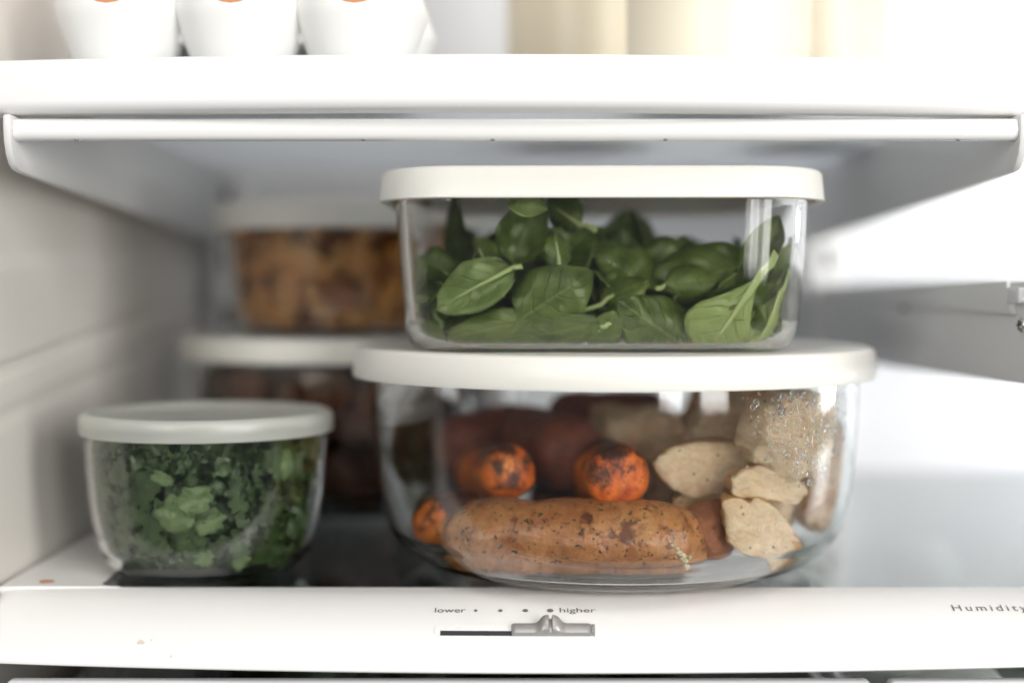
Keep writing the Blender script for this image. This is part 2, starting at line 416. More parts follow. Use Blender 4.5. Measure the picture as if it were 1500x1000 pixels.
def text_mesh(body, x0px, x1px, ypx, hpx, spacing=1.0):
    cu = bpy.data.curves.new('lettering', 'FONT'); cu.body = body; cu.size = 1; cu.space_character = spacing; cu.resolution_u = 4
    o = bpy.data.objects.new('tmp_text', cu); COL.objects.link(o)
    dg = bpy.context.evaluated_depsgraph_get(); dg.update()
    me = bpy.data.meshes.new_from_object(o.evaluated_get(dg)); me.name = 'lettering'
    bpy.data.objects.remove(o); bpy.data.curves.remove(cu)
    xa = min(v.co.x for v in me.vertices); xb = max(v.co.x for v in me.vertices)
    ya = 0.0; yb = max(v.co.y for v in me.vertices)
    X0, s0 = trim_s(x0px, ypx); X1, s1 = trim_s(x1px, ypx)
    _, st = trim_s(x0px, ypx - hpx)
    hh = s0 - st
    for v in me.vertices:
        fx = (v.co.x - xa) / (xb - xa); fy = (v.co.y - ya) / (yb - ya)
        v.co = Vector((X0 + (X1 - X0) * fx, s0 + (s1 - s0) * fx - fy * hh, 0))
    return drape(me, 0.00022, T0)
add('lettering', text_mesh('lower', 637, 682, 897.0, 6.6), m_ink, trim, sm=False)
add('lettering', text_mesh('higher', 820, 873, 897.0, 6.6), m_ink, trim, sm=False)
add('lettering', text_mesh('Humidity', 1397, 1506, 894.5, 8.5, 1.35), m_ink, trim, sm=False)
for i, xp in enumerate((697, 733, 769.5, 806)):
    rx, ry = 2.4 + i * 0.8, 1.7 + i * 0.28
    X, s = trim_s(xp, 894.3); a, s2 = trim_s(xp, 894.3 - ry)
    ds = s - s2; dX = rx / FPX * 0.487
    me = mesh('dot', [(X + dX * math.cos(2 * math.pi * k / 20), s + ds * math.sin(2 * math.pi * k / 20), 0) for k in range(20)], [tuple(range(20))])
    add('dot', drape(me, 0.00022, T0), m_ink, trim, sm=False)
# slider: shallow raised recess rim, dark slot, silver knob
def strip(x0, x1, y0, y1, h0, h1, r=0.0, nx=24, name='strip'):
    X0, s0 = trim_s(x0, y0); X1, _ = trim_s(x1, y0); _, s1 = trim_s(x0, y1)
    rr = min(r, (s1 - s0) / 2 * 0.98)
    ns = 6; pts = []
    V, F = [], []
    def inset(fs):                             # rounded ends
        if rr <= 0: return 0
        d = min(fs, 1 - fs) * (s1 - s0)
        return 0 if d >= rr else rr - math.sqrt(max(0, rr * rr - (rr - d) ** 2))
    for lay in (h1, h0):
        for j in range(ns + 1):
            fs = j / ns; ins = inset(fs)
            for i in range(nx + 1):
                X = X0 + ins + (X1 - X0 - 2 * ins) * i / nx
                V.append(trim_point(X, s0 + (s1 - s0) * fs, lay) - T0)
    n = nx + 1; off = (ns + 1) * n
    for j in range(ns):
        for i in range(nx):
            a = j * n + i; F.append((a, a + 1, a + n + 1, a + n)); F.append((off + a, off + a + n, off + a + n + 1, off + a + 1))
    for i in range(nx):
        F.append((i, off + i, off + i + 1, i + 1)); a = ns * n + i; F.append((a, a + 1, off + a + 1, off + a))
    for j in range(ns):
        a = j * n; F.append((a, a + n, off + a + n, off + a)); a = j * n + nx; F.append((a, off + a, off + a + n, a + n))
    return fixn(mesh(name, V, F))
m_recess = plastic('recess_plastic', (0.83, 0.82, 0.80), 0.25, 0.01, 0)
add('slider_recess', strip(637, 871, 914.5, 932.5, -0.001, 0.00025, 0.0022, name='slider_recess'), m_recess, trim, sm=False)
add('slider_slot', strip(645, 752, 924.0, 931.0, -0.0005, 0.00034, 0.0, name='slider_slot'), m_dark, trim, sm=False)
def slider_knob():
    # silver bar with a ridged hump in the middle
    X0, s0 = trim_s(749, 915.5); X1, _ = trim_s(866, 915.5); _, s1 = trim_s(749, 932.0)
    nx, ns = 80, 10; V, F = [], []
    Xc = X0 + (X1 - X0) * 0.485
    for i in range(nx + 1):
        X = X0 + (X1 - X0) * i / nx
        d = abs(X - Xc)
        hump = 0.0034 / (1 + math.exp((d - 0.0034) / 0.00055))
        if d < 0.0006: hump -= 0.0026
        up = 0.0017 / (1 + math.exp((d - 0.0032) / 0.0006))
        e = min(i, nx - i) / nx * (X1 - X0); edge = min(1, e / 0.0012)
        for j in range(ns + 1):
            f = j / ns
            sec = math.sin(math.pi * min(1, max(0, 0.08 + 0.84 * f))) ** 0.28
            h = (0.0016 + hump * (0.35 + 0.65 * (1 - f))) * sec * (0.55 + 0.45 * math.sqrt(edge))
            if j in (0, ns) or i in (0, nx): h = 0.0
            s = (s0 - up * (1 - f)) + (s1 - s0 + up * (1 - f)) * f
            V.append(trim_point(X, s, 0.0003 + h) - T0)
    n = ns + 1
    for i in range(nx):
        for j in range(ns): a = i * n + j; F.append((a, a + 1, a + n + 1, a + n))
    base = len(V)
    for i in (0, nx):
        for j in (0, ns): V.append(trim_point(X0 + (X1 - X0) * i / nx, s0 + (s1 - s0) * j / ns, -0.001) - T0)
    F.append((base, base + 1, base + 3, base + 2))
    return fixn(mesh('slider_knob', V, F))
auto_smooth(add('slider_knob', slider_knob(), m_silver, t_low, label='silver slider knob with ridged thumb grip'), 40)
add('slider_end_cap', strip(866.5, 871, 916, 931.5, -0.0005, 0.0008, 0.001, name='slider_end_cap'), m_silver, trim, sm=False)
# food stains on the trim
def splat(name, cx, cy, rx, ry, seed, mt):
    random.seed(seed); X, s = trim_s(cx, cy); _, s2 = trim_s(cx, cy - ry); ds = abs(s - s2) or 0.001; dX = rx / FPX * 0.485
    pts = [(X + dX * math.cos(a) * k, s + ds * math.sin(a) * k, 0) for a, k in [(2 * math.pi * i / 26, random.uniform(0.45, 1.1)) for i in range(26)]]
    add(name, drape(mesh(name, pts, [tuple(range(26))]), 0.00020, T0), mt, trim, sm=False)
splat('smudge', 206, 940, 7, 4, 5, m_stain_b); splat('smudge', 222, 937, 2.0, 1.6, 8, m_stain_b); splat('smudge', 251, 961, 2, 3, 9, m_stain_b)
me = mesh('smear', [tuple(P(x, y, -SZ * FPX / (y - HY)) + Vector((0, 0, 0.00035)) - T0) for x, y in ((58, 851), (66, 850), (79, 850.5), (80, 853), (70, 854), (58, 854.5))], [tuple(range(6))])
for v in me.vertices: v.co.z = 0.00035
add('smear', me, m_stain_o, t_low, sm=False, label='small orange food smear')

# ------------------------------------------------------------------ crisper drawers under the lower shelf
def drawer(x0, x1, label, mt):
    t = thing('crisper_drawer', label, 'drawer', ((x0 + x1) / 2, 0.48, -0.335), 'crisper drawers below the shelf')
    o = (t.location.x, t.location.y, t.location.z)
    f = auto_smooth(add('front_panel', shift(boxmesh('front_panel', x0, x1, 0.4735, 0.480, -0.335, -0.1302, 0.0018, 3), o), mt, t), 40)
    add('side_panel', shift(boxmesh('side_panel', x0, x0 + 0.003, 0.481, 0.83, -0.335, -0.15), o), mt, t, sm=False)
    add('side_panel', shift(boxmesh('side_panel', x1 - 0.003, x1, 0.481, 0.83, -0.335, -0.15), o), mt, t, sm=False)
    add('bottom_panel', shift(boxmesh('bottom_panel', x0 + 0.004, x1 - 0.004, 0.481, 0.829, -0.335, -0.331), o), mt, t, sm=False)
    add('back_panel', shift(boxmesh('back_panel', x0 + 0.004, x1 - 0.004, 0.826, 0.8295, -0.330, -0.15), o), mt, t, sm=False)
    return t
drawer(-0.169, 0.120, 'wide grey plastic drawer front under the slider', m_drawer)
drawer(0.126, 0.53, 'grey plastic drawer at the lower right corner below the word Humidity', m_drawer)
def heap(name, x0, x1, y0, y1, zb, zt, n, seed, mt, label, cat):
    random.seed(seed); V, F = [], []; iv, fc = ico(2)
    for _ in range(n):
        c = Vector((random.uniform(x0, x1), random.uniform(y0, y1), random.uniform(zb, zt))); rr = random.uniform(0.012, 0.024); o = len(V)
        V += [v * rr * (1 + 0.5 * noise.noise(v * rr * 90 + c * 50)) + c for v in iv]; F += [tuple(i + o for i in f) for f in fc]
    me = mesh(name, V, F)
    add(name, me, mt, label=label, cat=cat, kind='stuff')
heap('leafy_greens', -0.135, 0.085, 0.51, 0.80, -0.30, -0.165, 130, 3, m_greens, 'dark leafy greens seen dimly through the shelf glass in the drawer', 'greens')

heap('pale_filler', 0.155, 0.48, 0.52, 0.79, -0.30, -0.150, 150, 4, M('pale_filler_surface', (0.66, 0.69, 0.66), 0.5), 'added pale greenish lumps that lighten the shelf glass on the right', 'vegetables')  # pale heap added below the glass to lighten its right half
# ------------------------------------------------------------------ upper shelf
def bow_up(x): return 0.50 * min(abs(x + 0.01), 0.25) ** 2
UP = (0, 0.48, 0.0775)
t_up = thing('upper_shelf', 'white shelf above the stacked containers carrying eggs and milk bottles', 'shelf', UP)
prof = []
for cy, cz, a0 in ((0.4720, 0.0636, 180), (0.4720, 0.0742, 90)):
    for k in range(7): a = R(a0 + 90 - 15 * k) if a0 == 180 else R(180 - 15 * k); prof.append((cy + 0.004 * math.cos(a), cz + 0.004 * math.sin(a)))
prof = [(0.4720 + 0.004 * math.cos(R(a)), 0.0638 + 0.004 * math.sin(R(a))) for a in range(270, 179, -15)] + \
       [(0.4720 + 0.004 * math.cos(R(a)), 0.0742 + 0.004 * math.sin(R(a))) for a in range(180, 89, -15)] + [(0.481, 0.0782), (0.481, 0.0598)]
auto_smooth(add('front_trim', shift(sweep('front_trim', prof, [-0.183 + i * 0.0123 for i in range(40)], bow_up), UP), m_trim, t_up), 50)
add('tray', shift(boxmesh('tray', -0.181, 0.186, 0.4985, YB - 0.016, 0.0705, 0.0774, 0.0008), UP), m_frost, t_up, sm=False)
bar = []
for k in range(16):
    a = 2 * math.pi * k / 16; bar.append((0.4862 + 0.0042 * math.copysign(abs(math.cos(a)) ** 0.8, math.cos(a)), 0.0547 + 0.0038 * math.copysign(abs(math.sin(a)) ** 0.7, math.sin(a))))
cb = auto_smooth(add('cross_bar', shift(sweep('cross_bar', bar, [-0.1693 + i * 0.01364 for i in range(26)], lambda x: 0.0), UP), m_bar, t_up), 50)
for xp in (112, 533, 722, 975, 1404):
    q = P(xp, 203, 0.489); bm = bmesh.new(); bmesh.ops.create_icosphere(bm, subdivisions=2, radius=0.0008)
    for v in bm.verts: v.co.z *= 0.6; v.co += Vector((q.x / 0.489 * 0.484, 0.4840, 0.0511)) - Vector(UP)
    me = bpy.data.meshes.new('nub'); bm.to_mesh(me); bm.free(); add('nub', me, m_nub, cb)
bp = [(0.4805, 0.0595), (0.4805, 0.0550), (0.4812, 0.0505), (0.4830, 0.0460), (0.4858, 0.0428), (0.4890, 0.0412), (0.4940, 0.0406), (YB - 0.016, 0.0270), (YB - 0.016, 0.0702), (0.500, 0.0702), (0.500, 0.0595)]
for x0, x1 in ((-0.1722, -0.1694), (0.1718, 0.1746)):
    auto_smooth(add('bracket', shift(prism_x('bracket', bp, x0, x1, 0.0008), UP), m_brkt, t_up), 40)

# ------------------------------------------------------------------ half shelf on the right, seen at eye level
RS = (0.30, 0.55, 0.003)
t_rs = thing('side_shelf', 'pale half shelf at eye level on the right with a screw in its bracket', 'shelf', RS)
bp = [(0.42, -0.0040), (0.42, -0.0300), (0.470, -0.0325), (YB - 0.012, -0.0395), (YB - 0.012, -0.0040)]
rb = auto_smooth(add('bracket', shift(prism_x('bracket', bp, 0.1812, 0.1838, 0.0006), RS), m_brkt, t_rs), 40)
def sx(x, X=0.1805): return X * FPX / (x - CX)   # depth of a pixel column on the bracket face
auto_smooth(add('frame_rail', shift(prism_x('frame_rail', [(sx(1478), 0.0034), (sx(1478), -0.0087), (0.62, -0.0078), (YB - 0.014, -0.0050), (YB - 0.014, 0.0030), (0.62, 0.0032)], 0.1796, 0.1811, 0.0005), RS), m_brkt, t_rs), 40)
auto_smooth(add('front_clip', shift(boxmesh('front_clip', 0.1788, 0.1811, sx(1499), sx(1481), -0.0046, 0.0010, 0.0004), RS), m_brkt, t_rs), 40)
add('clip_opening', shift(boxmesh('clip_opening', 0.17862, 0.1789, sx(1496.5), sx(1486), -0.0031, -0.0004), RS), m_tray, t_rs, sm=False)
auto_smooth(add('clip_leg', shift(boxmesh('clip_leg', 0.1792, 0.1811, sx(1487), sx(1477), -0.0087, -0.0040, 0.0004), RS), m_brkt, t_rs), 40)
add('shelf_panel', shift(boxmesh('shelf_panel', 0.1845, 0.53, 0.43, YB - 0.012, -0.0030, 0.0032, 0.0006), RS), m_tray, t_rs, sm=False)
me = lathe('screw', [(0, 0.0013), (0.0012, 0.0012), (0.0021, 0.0008), (0.0026, 0.0002), (0.0027, -0.0005), (0, -0.0005)], 24)
Ysc = sx(1494.5)
scr = add('screw', me, m_screw, t_rs); scr.rotation_euler = (0, R(-90), 0)
scr.location = Vector((0.1811, Ysc, (HY - 476) / FPX * Ysc)) - Vector(RS)
for k in range(2):
    c_ = add('screw_cross', boxmesh('screw_cross', -0.0017 if k else -0.0004, 0.0017 if k else 0.0004, -0.0004 if k else -0.0017, 0.0004 if k else 0.0017, 0.0011, 0.00138), m_dark, scr, sm=False)
hole = add('bolt_hole', lathe('bolt_hole', [(0, 0.0003), (0.0050, 0.0003), (0.0050, -0.0002), (0, -0.0002)], 20), m_gasket, t_rs)
Yh = sx(1325, 0.1812); hole.rotation_euler = (0, R(-90), 0); hole.location = Vector((0.1811, Yh, (HY - 440) / FPX * Yh)) - Vector(RS)

# ------------------------------------------------------------------ containers
def prof_interp(pr, z):
    if z <= pr[0][1]: return pr[0][0]
    for (r0, z0), (r1, z1) in zip(pr, pr[1:]):
        if z <= z1: return r0 + (r1 - r0) * (z - z0) / max(1e-9, z1 - z0)
    return pr[-1][0]
def subdiv_curve(pr, k=4):
    out = []
    n = len(pr)
    for i in range(n - 1):
        p0 = Vector(pr[max(0, i - 1)]); p1 = Vector(pr[i]); p2 = Vector(pr[i + 1]); p3 = Vector(pr[min(n - 1, i + 2)])
        for j in range(k):
            t = j / k
            q = 0.5 * ((2 * p1) + (p2 - p0) * t + (2 * p0 - 5 * p1 + 4 * p2 - p3) * t * t + (3 * p1 - p0 - 3 * p2 + p3) * t ** 3)
            out.append((q.x, q.y))
    out.append(pr[-1]); return out
def round_bowl(center, z0, outer, wall, base, lid, name, label, lidmat, lid_style, group=None, seg=128):
    """outer: (r, z) from the foot up; lid: (r, z bottom, z top)"""
    t = thing(name, label, 'container', (center[0], center[1], z0), group)
    oc = subdiv_curve(outer)
    inner = [(max(0.004, r - wall * (1.0 if z > base * 2 else 1.15)), max(base, z + wall * 0.35 * max(0, 1 - z / 0.02))) for r, z in oc]
    inn = []
    for r, z in inner:
        if not inn or z > inn[-1][1] + 1e-5: inn.append((r, z))
        else: inn[-1] = (r, z)
    top = oc[-1]
    inn = [p for p in inn if p[1] < top[1] - 0.001]
    pr = [(0, 0.0012), (oc[0][0] * 0.86, 0.0012), (oc[0][0] * 0.93, 0.0002)] + oc + [(top[0] - 0.0008, top[1] + 0.0008), (top[0] - wall + 0.0008, top[1] + 0.0008)] + list(reversed(inn)) + [(inn[0][0] * 0.5, base), (0, base)]
    add('bowl', lathe('bowl', pr, seg), m_glass, t)
    lr, lb, lt = lid
    if lid_style == 'thick':
        lp = [(0, lt - 0.0006), (lr * 0.80, lt - 0.0006), (lr * 0.86, lt - 0.0003), (lr * 0.93, lt), (lr - 0.0028, lt), (lr - 0.0014, lt - 0.0005), (lr - 0.0006, lt - 0.0016), (lr, lb + 0.0008), (lr - 0.0004, lb), (lr - 0.0022, lb),
              (lr - 0.0030, lb + 0.0006), (lr - 0.0042, lt - 0.0030), (lr - 0.0060, lt - 0.0022), (0, lt - 0.0022)]
    else:
        lp = [(0, lt - 0.0024), (lr * 0.875, lt - 0.0024), (lr * 0.905, lt - 0.0020), (lr * 0.915, lt - 0.0003), (lr * 0.93, lt), (lr * 0.955, lt - 0.0001), (lr - 0.0012, lt - 0.0006), (lr - 0.0003, lt - 0.0014), (lr, lt - 0.0022), (lr - 0.0001, lb + 0.0005), (lr - 0.0004, lb), (lr - 0.0010, lb),
              (lr - 0.0014, lb + 0.0006), (lr - 0.0016, lt - 0.0028), (lr * 0.955, lt - 0.0014), (lr * 0.925, lt - 0.0012), (lr * 0.905, lt - 0.0032), (0, lt - 0.0034)]
    l = auto_smooth(add('lid', lathe('lid', lp, seg), lidmat, t), 60)
    inn_f = [(r, z) for r, z in inn]
    return t, inn_f
BIGC = Vector((0.0393, 0.562, SZ))
big_out = [(0.062, 0.0), (0.072, 0.0020), (0.0800, 0.0058), (0.0858, 0.0115), (0.0895, 0.0190), (0.0925, 0.0310), (0.0942, 0.0460), (0.0952, 0.0620), (0.0957, 0.0815)]
t_big, big_in = round_bowl(BIGC, SZ, big_out, 0.0038, 0.0068, (0.1016, 0.0730, 0.0844), 'glass_container', 'large round glass container of carrots and sausage with cream lid', m_lid, 'thick')
SMC = Vector((-0.1166, 0.5455, SZ))
sm_out = [(0.030, 0.0), (0.0344, 0.0012), (0.0378, 0.0042), (0.0406, 0.0100), (0.0430, 0.0190), (0.0447, 0.0300), (0.0457, 0.0420), (0.0463, 0.0555)]
t_sm, sm_in = round_bowl(SMC, SZ, sm_out, 0.0024, 0.0034, (0.0478, 0.0522, 0.0602), 'glass_container', 'small round glass bowl of chopped kale with translucent lid', m_lid_small, 'rim')
LBC = Vector((-0.0800, 0.7130, SZ))
lb_out = [(0.052, 0.0), (0.060, 0.0020), (0.0670, 0.0058), (0.0720, 0.0115), (0.0750, 0.0190), (0.0772, 0.0310), (0.0788, 0.0460), (0.0797, 0.0620), (0.0800, 0.0815)]
t_lb, lb_in = round_bowl(LBC, SZ, lb_out, 0.0034, 0.0045, (0.0850, 0.0730, 0.0844), 'glass_container', 'blurred round glass container of dark roasted vegetables at the rear left', m_lid, 'thick')
PAC = Vector((-0.0780, 0.7150, SZ + 0.0846))
pa_out = [(0.052, 0.0), (0.0578, 0.0015), (0.0608, 0.0050), (0.0625, 0.0120), (0.0642, 0.0280), (0.0656, 0.0440), (0.0664, 0.0600)]
t_pa, pa_in = round_bowl(PAC, PAC.z, pa_out, 0.0030, 0.0036, (0.0712, 0.0500, 0.0640), 'glass_container', 'blurred glass container of brown cooked meat, upper of the rear stack', m_lid, 'thick')

SPC = Vector((0.0330, 0.5600, SZ + 0.0846)); SPR = R(-0.8)
t_sp = thing('glass_container', 'rectangular glass container of spinach leaves with cream lid', 'container', SPC); t_sp.rotation_euler = (0, 0, SPR)
HX, HYD = 0.0755, 0.0660
sp_out = [(0.0660, 0.0560, 0.020, 0.0), (0.0682, 0.0578, 0.021, 0.0006), (0.0700, 0.0597, 0.022, 0.0024), (0.0713, 0.0612, 0.023, 0.0056), (0.0721, 0.0621, 0.0235, 0.0100), (0.0730, 0.0631, 0.024, 0.0200), (0.0741, 0.0645, 0.0245, 0.0360), (0.0750, 0.0655, 0.025, 0.0520), (HX, HYD, 0.025, 0.0595)]
wl = 0.0036
sp_in = []
for hx, hy, r, z in sp_out[2:]:
    sp_in.append((hx - wl, hy - wl, max(0.010, r - wl * 0.7), max(z + 0.0014, 0.0028)))
sp_in[-1] = (HX - wl, HYD - wl, 0.022, 0.0590)
sp_in[0] = (0.0645, 0.0545, 0.019, 0.0024)
sp_in.sort(key=lambda t: t[3])
rings = [(0.0610, 0.0510, 0.018, 0.0008)] + sp_out + [(HX - 0.0008, HYD - 0.0008, 0.0245, 0.0602), (HX - wl + 0.0008, HYD - wl + 0.0008, 0.0225, 0.0602)] + list(reversed(sp_in)) + [(0.050, 0.043, 0.010, 0.0023)]
auto_smooth(add('dish', loft('dish', rings), m_glass, t_sp), 60)
LX, LY = 0.0808, 0.0715; lb, lt = 0.0532, 0.0646
rings = [(LX - 0.012, LY - 0.012, 0.022, lt - 0.0008), (LX - 0.008, LY - 0.008, 0.024, lt - 0.0004), (LX - 0.005, LY - 0.005, 0.026, lt), (LX - 0.0032, LY - 0.0032, 0.0275, lt - 0.0001), (LX - 0.0018, LY - 0.0018, 0.0285, lt - 0.0007), (LX - 0.0009, LY - 0.0009, 0.029, lt - 0.0018), (LX - 0.0002, LY - 0.0002, 0.030, lb + 0.0012), (LX, LY, 0.030, lb + 0.0004), (LX - 0.0004, LY - 0.0004, 0.030, lb),
         (LX - 0.0024, LY - 0.0024, 0.0285, lb), (LX - 0.0032, LY - 0.0032, 0.028, lb + 0.0008), (LX - 0.0042, LY - 0.0042, 0.0275, lt - 0.0034), (LX - 0.008, LY - 0.008, 0.024, lt - 0.0026), (LX - 0.012, LY - 0.012, 0.022, lt - 0.0026)]
auto_smooth(add('lid', loft('lid', rings), m_lid, t_sp), 60)

# keep contents inside the vessels
def clamp_round(p, c, inn, m=0.0006, ztop=None):
    z = p.z - c.z; zb = inn[0][1] + m
    if z < zb: z = zb
    if ztop is not None and z > ztop: z = ztop
    r = prof_interp(inn, z) - m; d = Vector((p.x - c.x, p.y - c.y)); l = d.length
    if l > r: d *= r / l
    return Vector((c.x + d.x, c.y + d.y, c.z + z))
_ca, _sa = math.cos(SPR), math.sin(SPR)
def clamp_box(p, m=0.0006):
    q = p - SPC; x, y, z = q.x * _ca + q.y * _sa, -q.x * _sa + q.y * _ca, q.z
    z = min(max(z, sp_in[0][3] + m), 0.0605)
    for a, b in zip(sp_in, sp_in[1:]):
        if z <= b[3]: break
    f = min(1, max(0, (z - a[3]) / max(1e-9, b[3] - a[3])))
    hx = a[0] + (b[0] - a[0]) * f - m; hy = a[1] + (b[1] - a[1]) * f - m; r = a[2] + (b[2] - a[2]) * f
    ax, ay = abs(x), abs(y); ux, uy = ax - (hx - r), ay - (hy - r)
    if ux > 0 and uy > 0:
        l = math.hypot(ux, uy)
        if l > r: ax = hx - r + ux * r / l; ay = hy - r + uy * r / l
    ax, ay = min(ax, hx), min(ay, hy)
    x, y = math.copysign(ax, x), math.copysign(ay, y)
    return SPC + Vector((x * _ca - y * _sa, x * _sa + y * _ca, z))

# ------------------------------------------------------------------ spinach
def leaf(base, axis, nrm, L, Wd, stem, curl, bend, seed, label=None, group='spinach leaves in the rectangular container', ripple=0.0030, clamp=clamp_box, mats=None, name='spinach_leaf', cat='leaf', swirl=0.0, pw=0.72, srad=0.0009):
    """two-sided thin leaf; the upper side looks along nrm"""
    rnd = random.Random(seed)
    a = axis.normalized(); n_ = (nrm - a * nrm.dot(a)).normalized(); b = a.cross(n_)
    nu, nv = 10, 16; th = 0.00035; V, UV, F, MI = [], [], [], []
    off = Vector((rnd.random() * 9, rnd.random() * 9, rnd.random() * 9))
    for lay in (0, 1):
        for j in range(nv + 1):
            v = j / nv
            w = Wd / 2 * (math.sin(math.pi * min(1, v ** pw)) ** 0.72 if 0 < v < 1 else 0.02)
            w = max(w * (1 + 0.16 * noise.noise(Vector((v * 3.0, 0, 0)) + off)), Wd * 0.03)
            for i in range(nu + 1):
                u = -1 + 2 * i / nu
                x = u * w * (1 - 0.10 * abs(u) * abs(curl) / 0.01); y = v * L
                z = curl * u * u * (w / (Wd / 2)) + bend * v * v
                z += 0.35 * abs(curl) * abs(u) * (w / (Wd / 2)); z += 1.3 * ripple * noise.noise(Vector((x, y, 0)) * 55 + off)
                z += ripple * (noise.noise(Vector((x, y, 0)) * 130 + off) * (0.4 + abs(u)) * 1.6)
                z += 0.0005 * math.cos(7 * 2 * math.pi * v - abs(u) * 5) * (1 - abs(u))
                xx = x + swirl * v * v
                p = base + b * xx + a * y + n_ * (z - lay * th)
                V.append(clamp(p, 0.0006 + (lay if n_.y < 0 else 1 - lay) * 0.0004) if clamp else p); UV.append((u, v))
    n = nu + 1; o2 = (nv + 1) * n
    for j in range(nv):
        for i in range(nu):
            q = j * n + i; F.append((q, q + 1, q + n + 1, q + n)); MI.append(0)
            F.append((o2 + q, o2 + q + n, o2 + q + n + 1, o2 + q + 1)); MI.append(1)
    for j in range(nv):
        q = j * n; F.append((q, q + n, o2 + q + n, o2 + q)); MI.append(1)
        q = j * n + nu; F.append((q, o2 + q, o2 + q + n, q + n)); MI.append(1)
    if stem > 0:
        s0 = len(V); k = 8; m = 8
        for j in range(m + 1):
            t = j / m; y = L * 0.75 * (1 - t) + (-stem) * t if False else (-stem + (L * 0.7 + stem) * t)
            rr = srad * (1 - 0.8 * max(0, y) / (L * 0.75)) * (1.15 if j == 0 else 1)
            cz = 0.0 if y > 0 else 0.004 * (y / 0.03) ** 2
            if y > 0: cz = bend * (y / L) ** 2 - th - rr * 0.4
            cxx = swirl * (max(0, y) / L) ** 2 + (0.0015 * math.sin(y * 90 + seed) if y < 0 else 0)
            for i in range(k):
                an = 2 * math.pi * i / k
                p = base + a * y + b * (rr * math.cos(an) + cxx) + n_ * (rr * 0.75 * math.sin(an) + cz)
                V.append(clamp(p, (0.0014 if n_.y < 0 else 0.0003) - 0.0008 * math.sin(an) * (1 if n_.y < 0 else -1) * 0.4) if clamp else p); UV.append((0, 0))
        for j in range(m):
            for i in range(k): F.append((s0 + j * k + i, s0 + j * k + (i + 1) % k, s0 + (j + 1) * k + (i + 1) % k, s0 + (j + 1) * k + i)); MI.append(2)
        F.append(tuple(s0 + i for i in reversed(range(k)))); MI.append(2)
    me = mesh(name, [v - base for v in V], F)
    ul = me.uv_layers.new(name='UVMap')
    for lp in me.loops: ul.data[lp.index].uv = UV[lp.vertex_index]
    for p_, mi in zip(me.polygons, MI): p_.material_index = mi
    o = add(name, me, mats or [m_leaf, m_leaf_u, m_stem], None, label, cat, group)
    o.location = base
    return o
FR = Vector((0, -1, 0))
def pleaf(bx, by, tx, ty, Y, Wpx, label, stem=0.0, curl=0.004, bend=0.0, under=False, tilt=0.0, dY=0.0, seed=0, **kw):
    """leaf whose blade runs from pixel (bx,by) to pixel (tx,ty) just behind the front glass"""
    b = P(bx, by, Y); t_ = P(tx, ty, Y + dY); ax = t_ - b
    nr = Vector((math.sin(tilt), -math.cos(tilt), 0.15)) * (-1 if under else 1)
    return leaf(b, ax, nr, ax.length, Wpx / FPX * Y, stem, curl * (-1 if under else 1), bend, seed, label, **kw)
YF = 0.5005
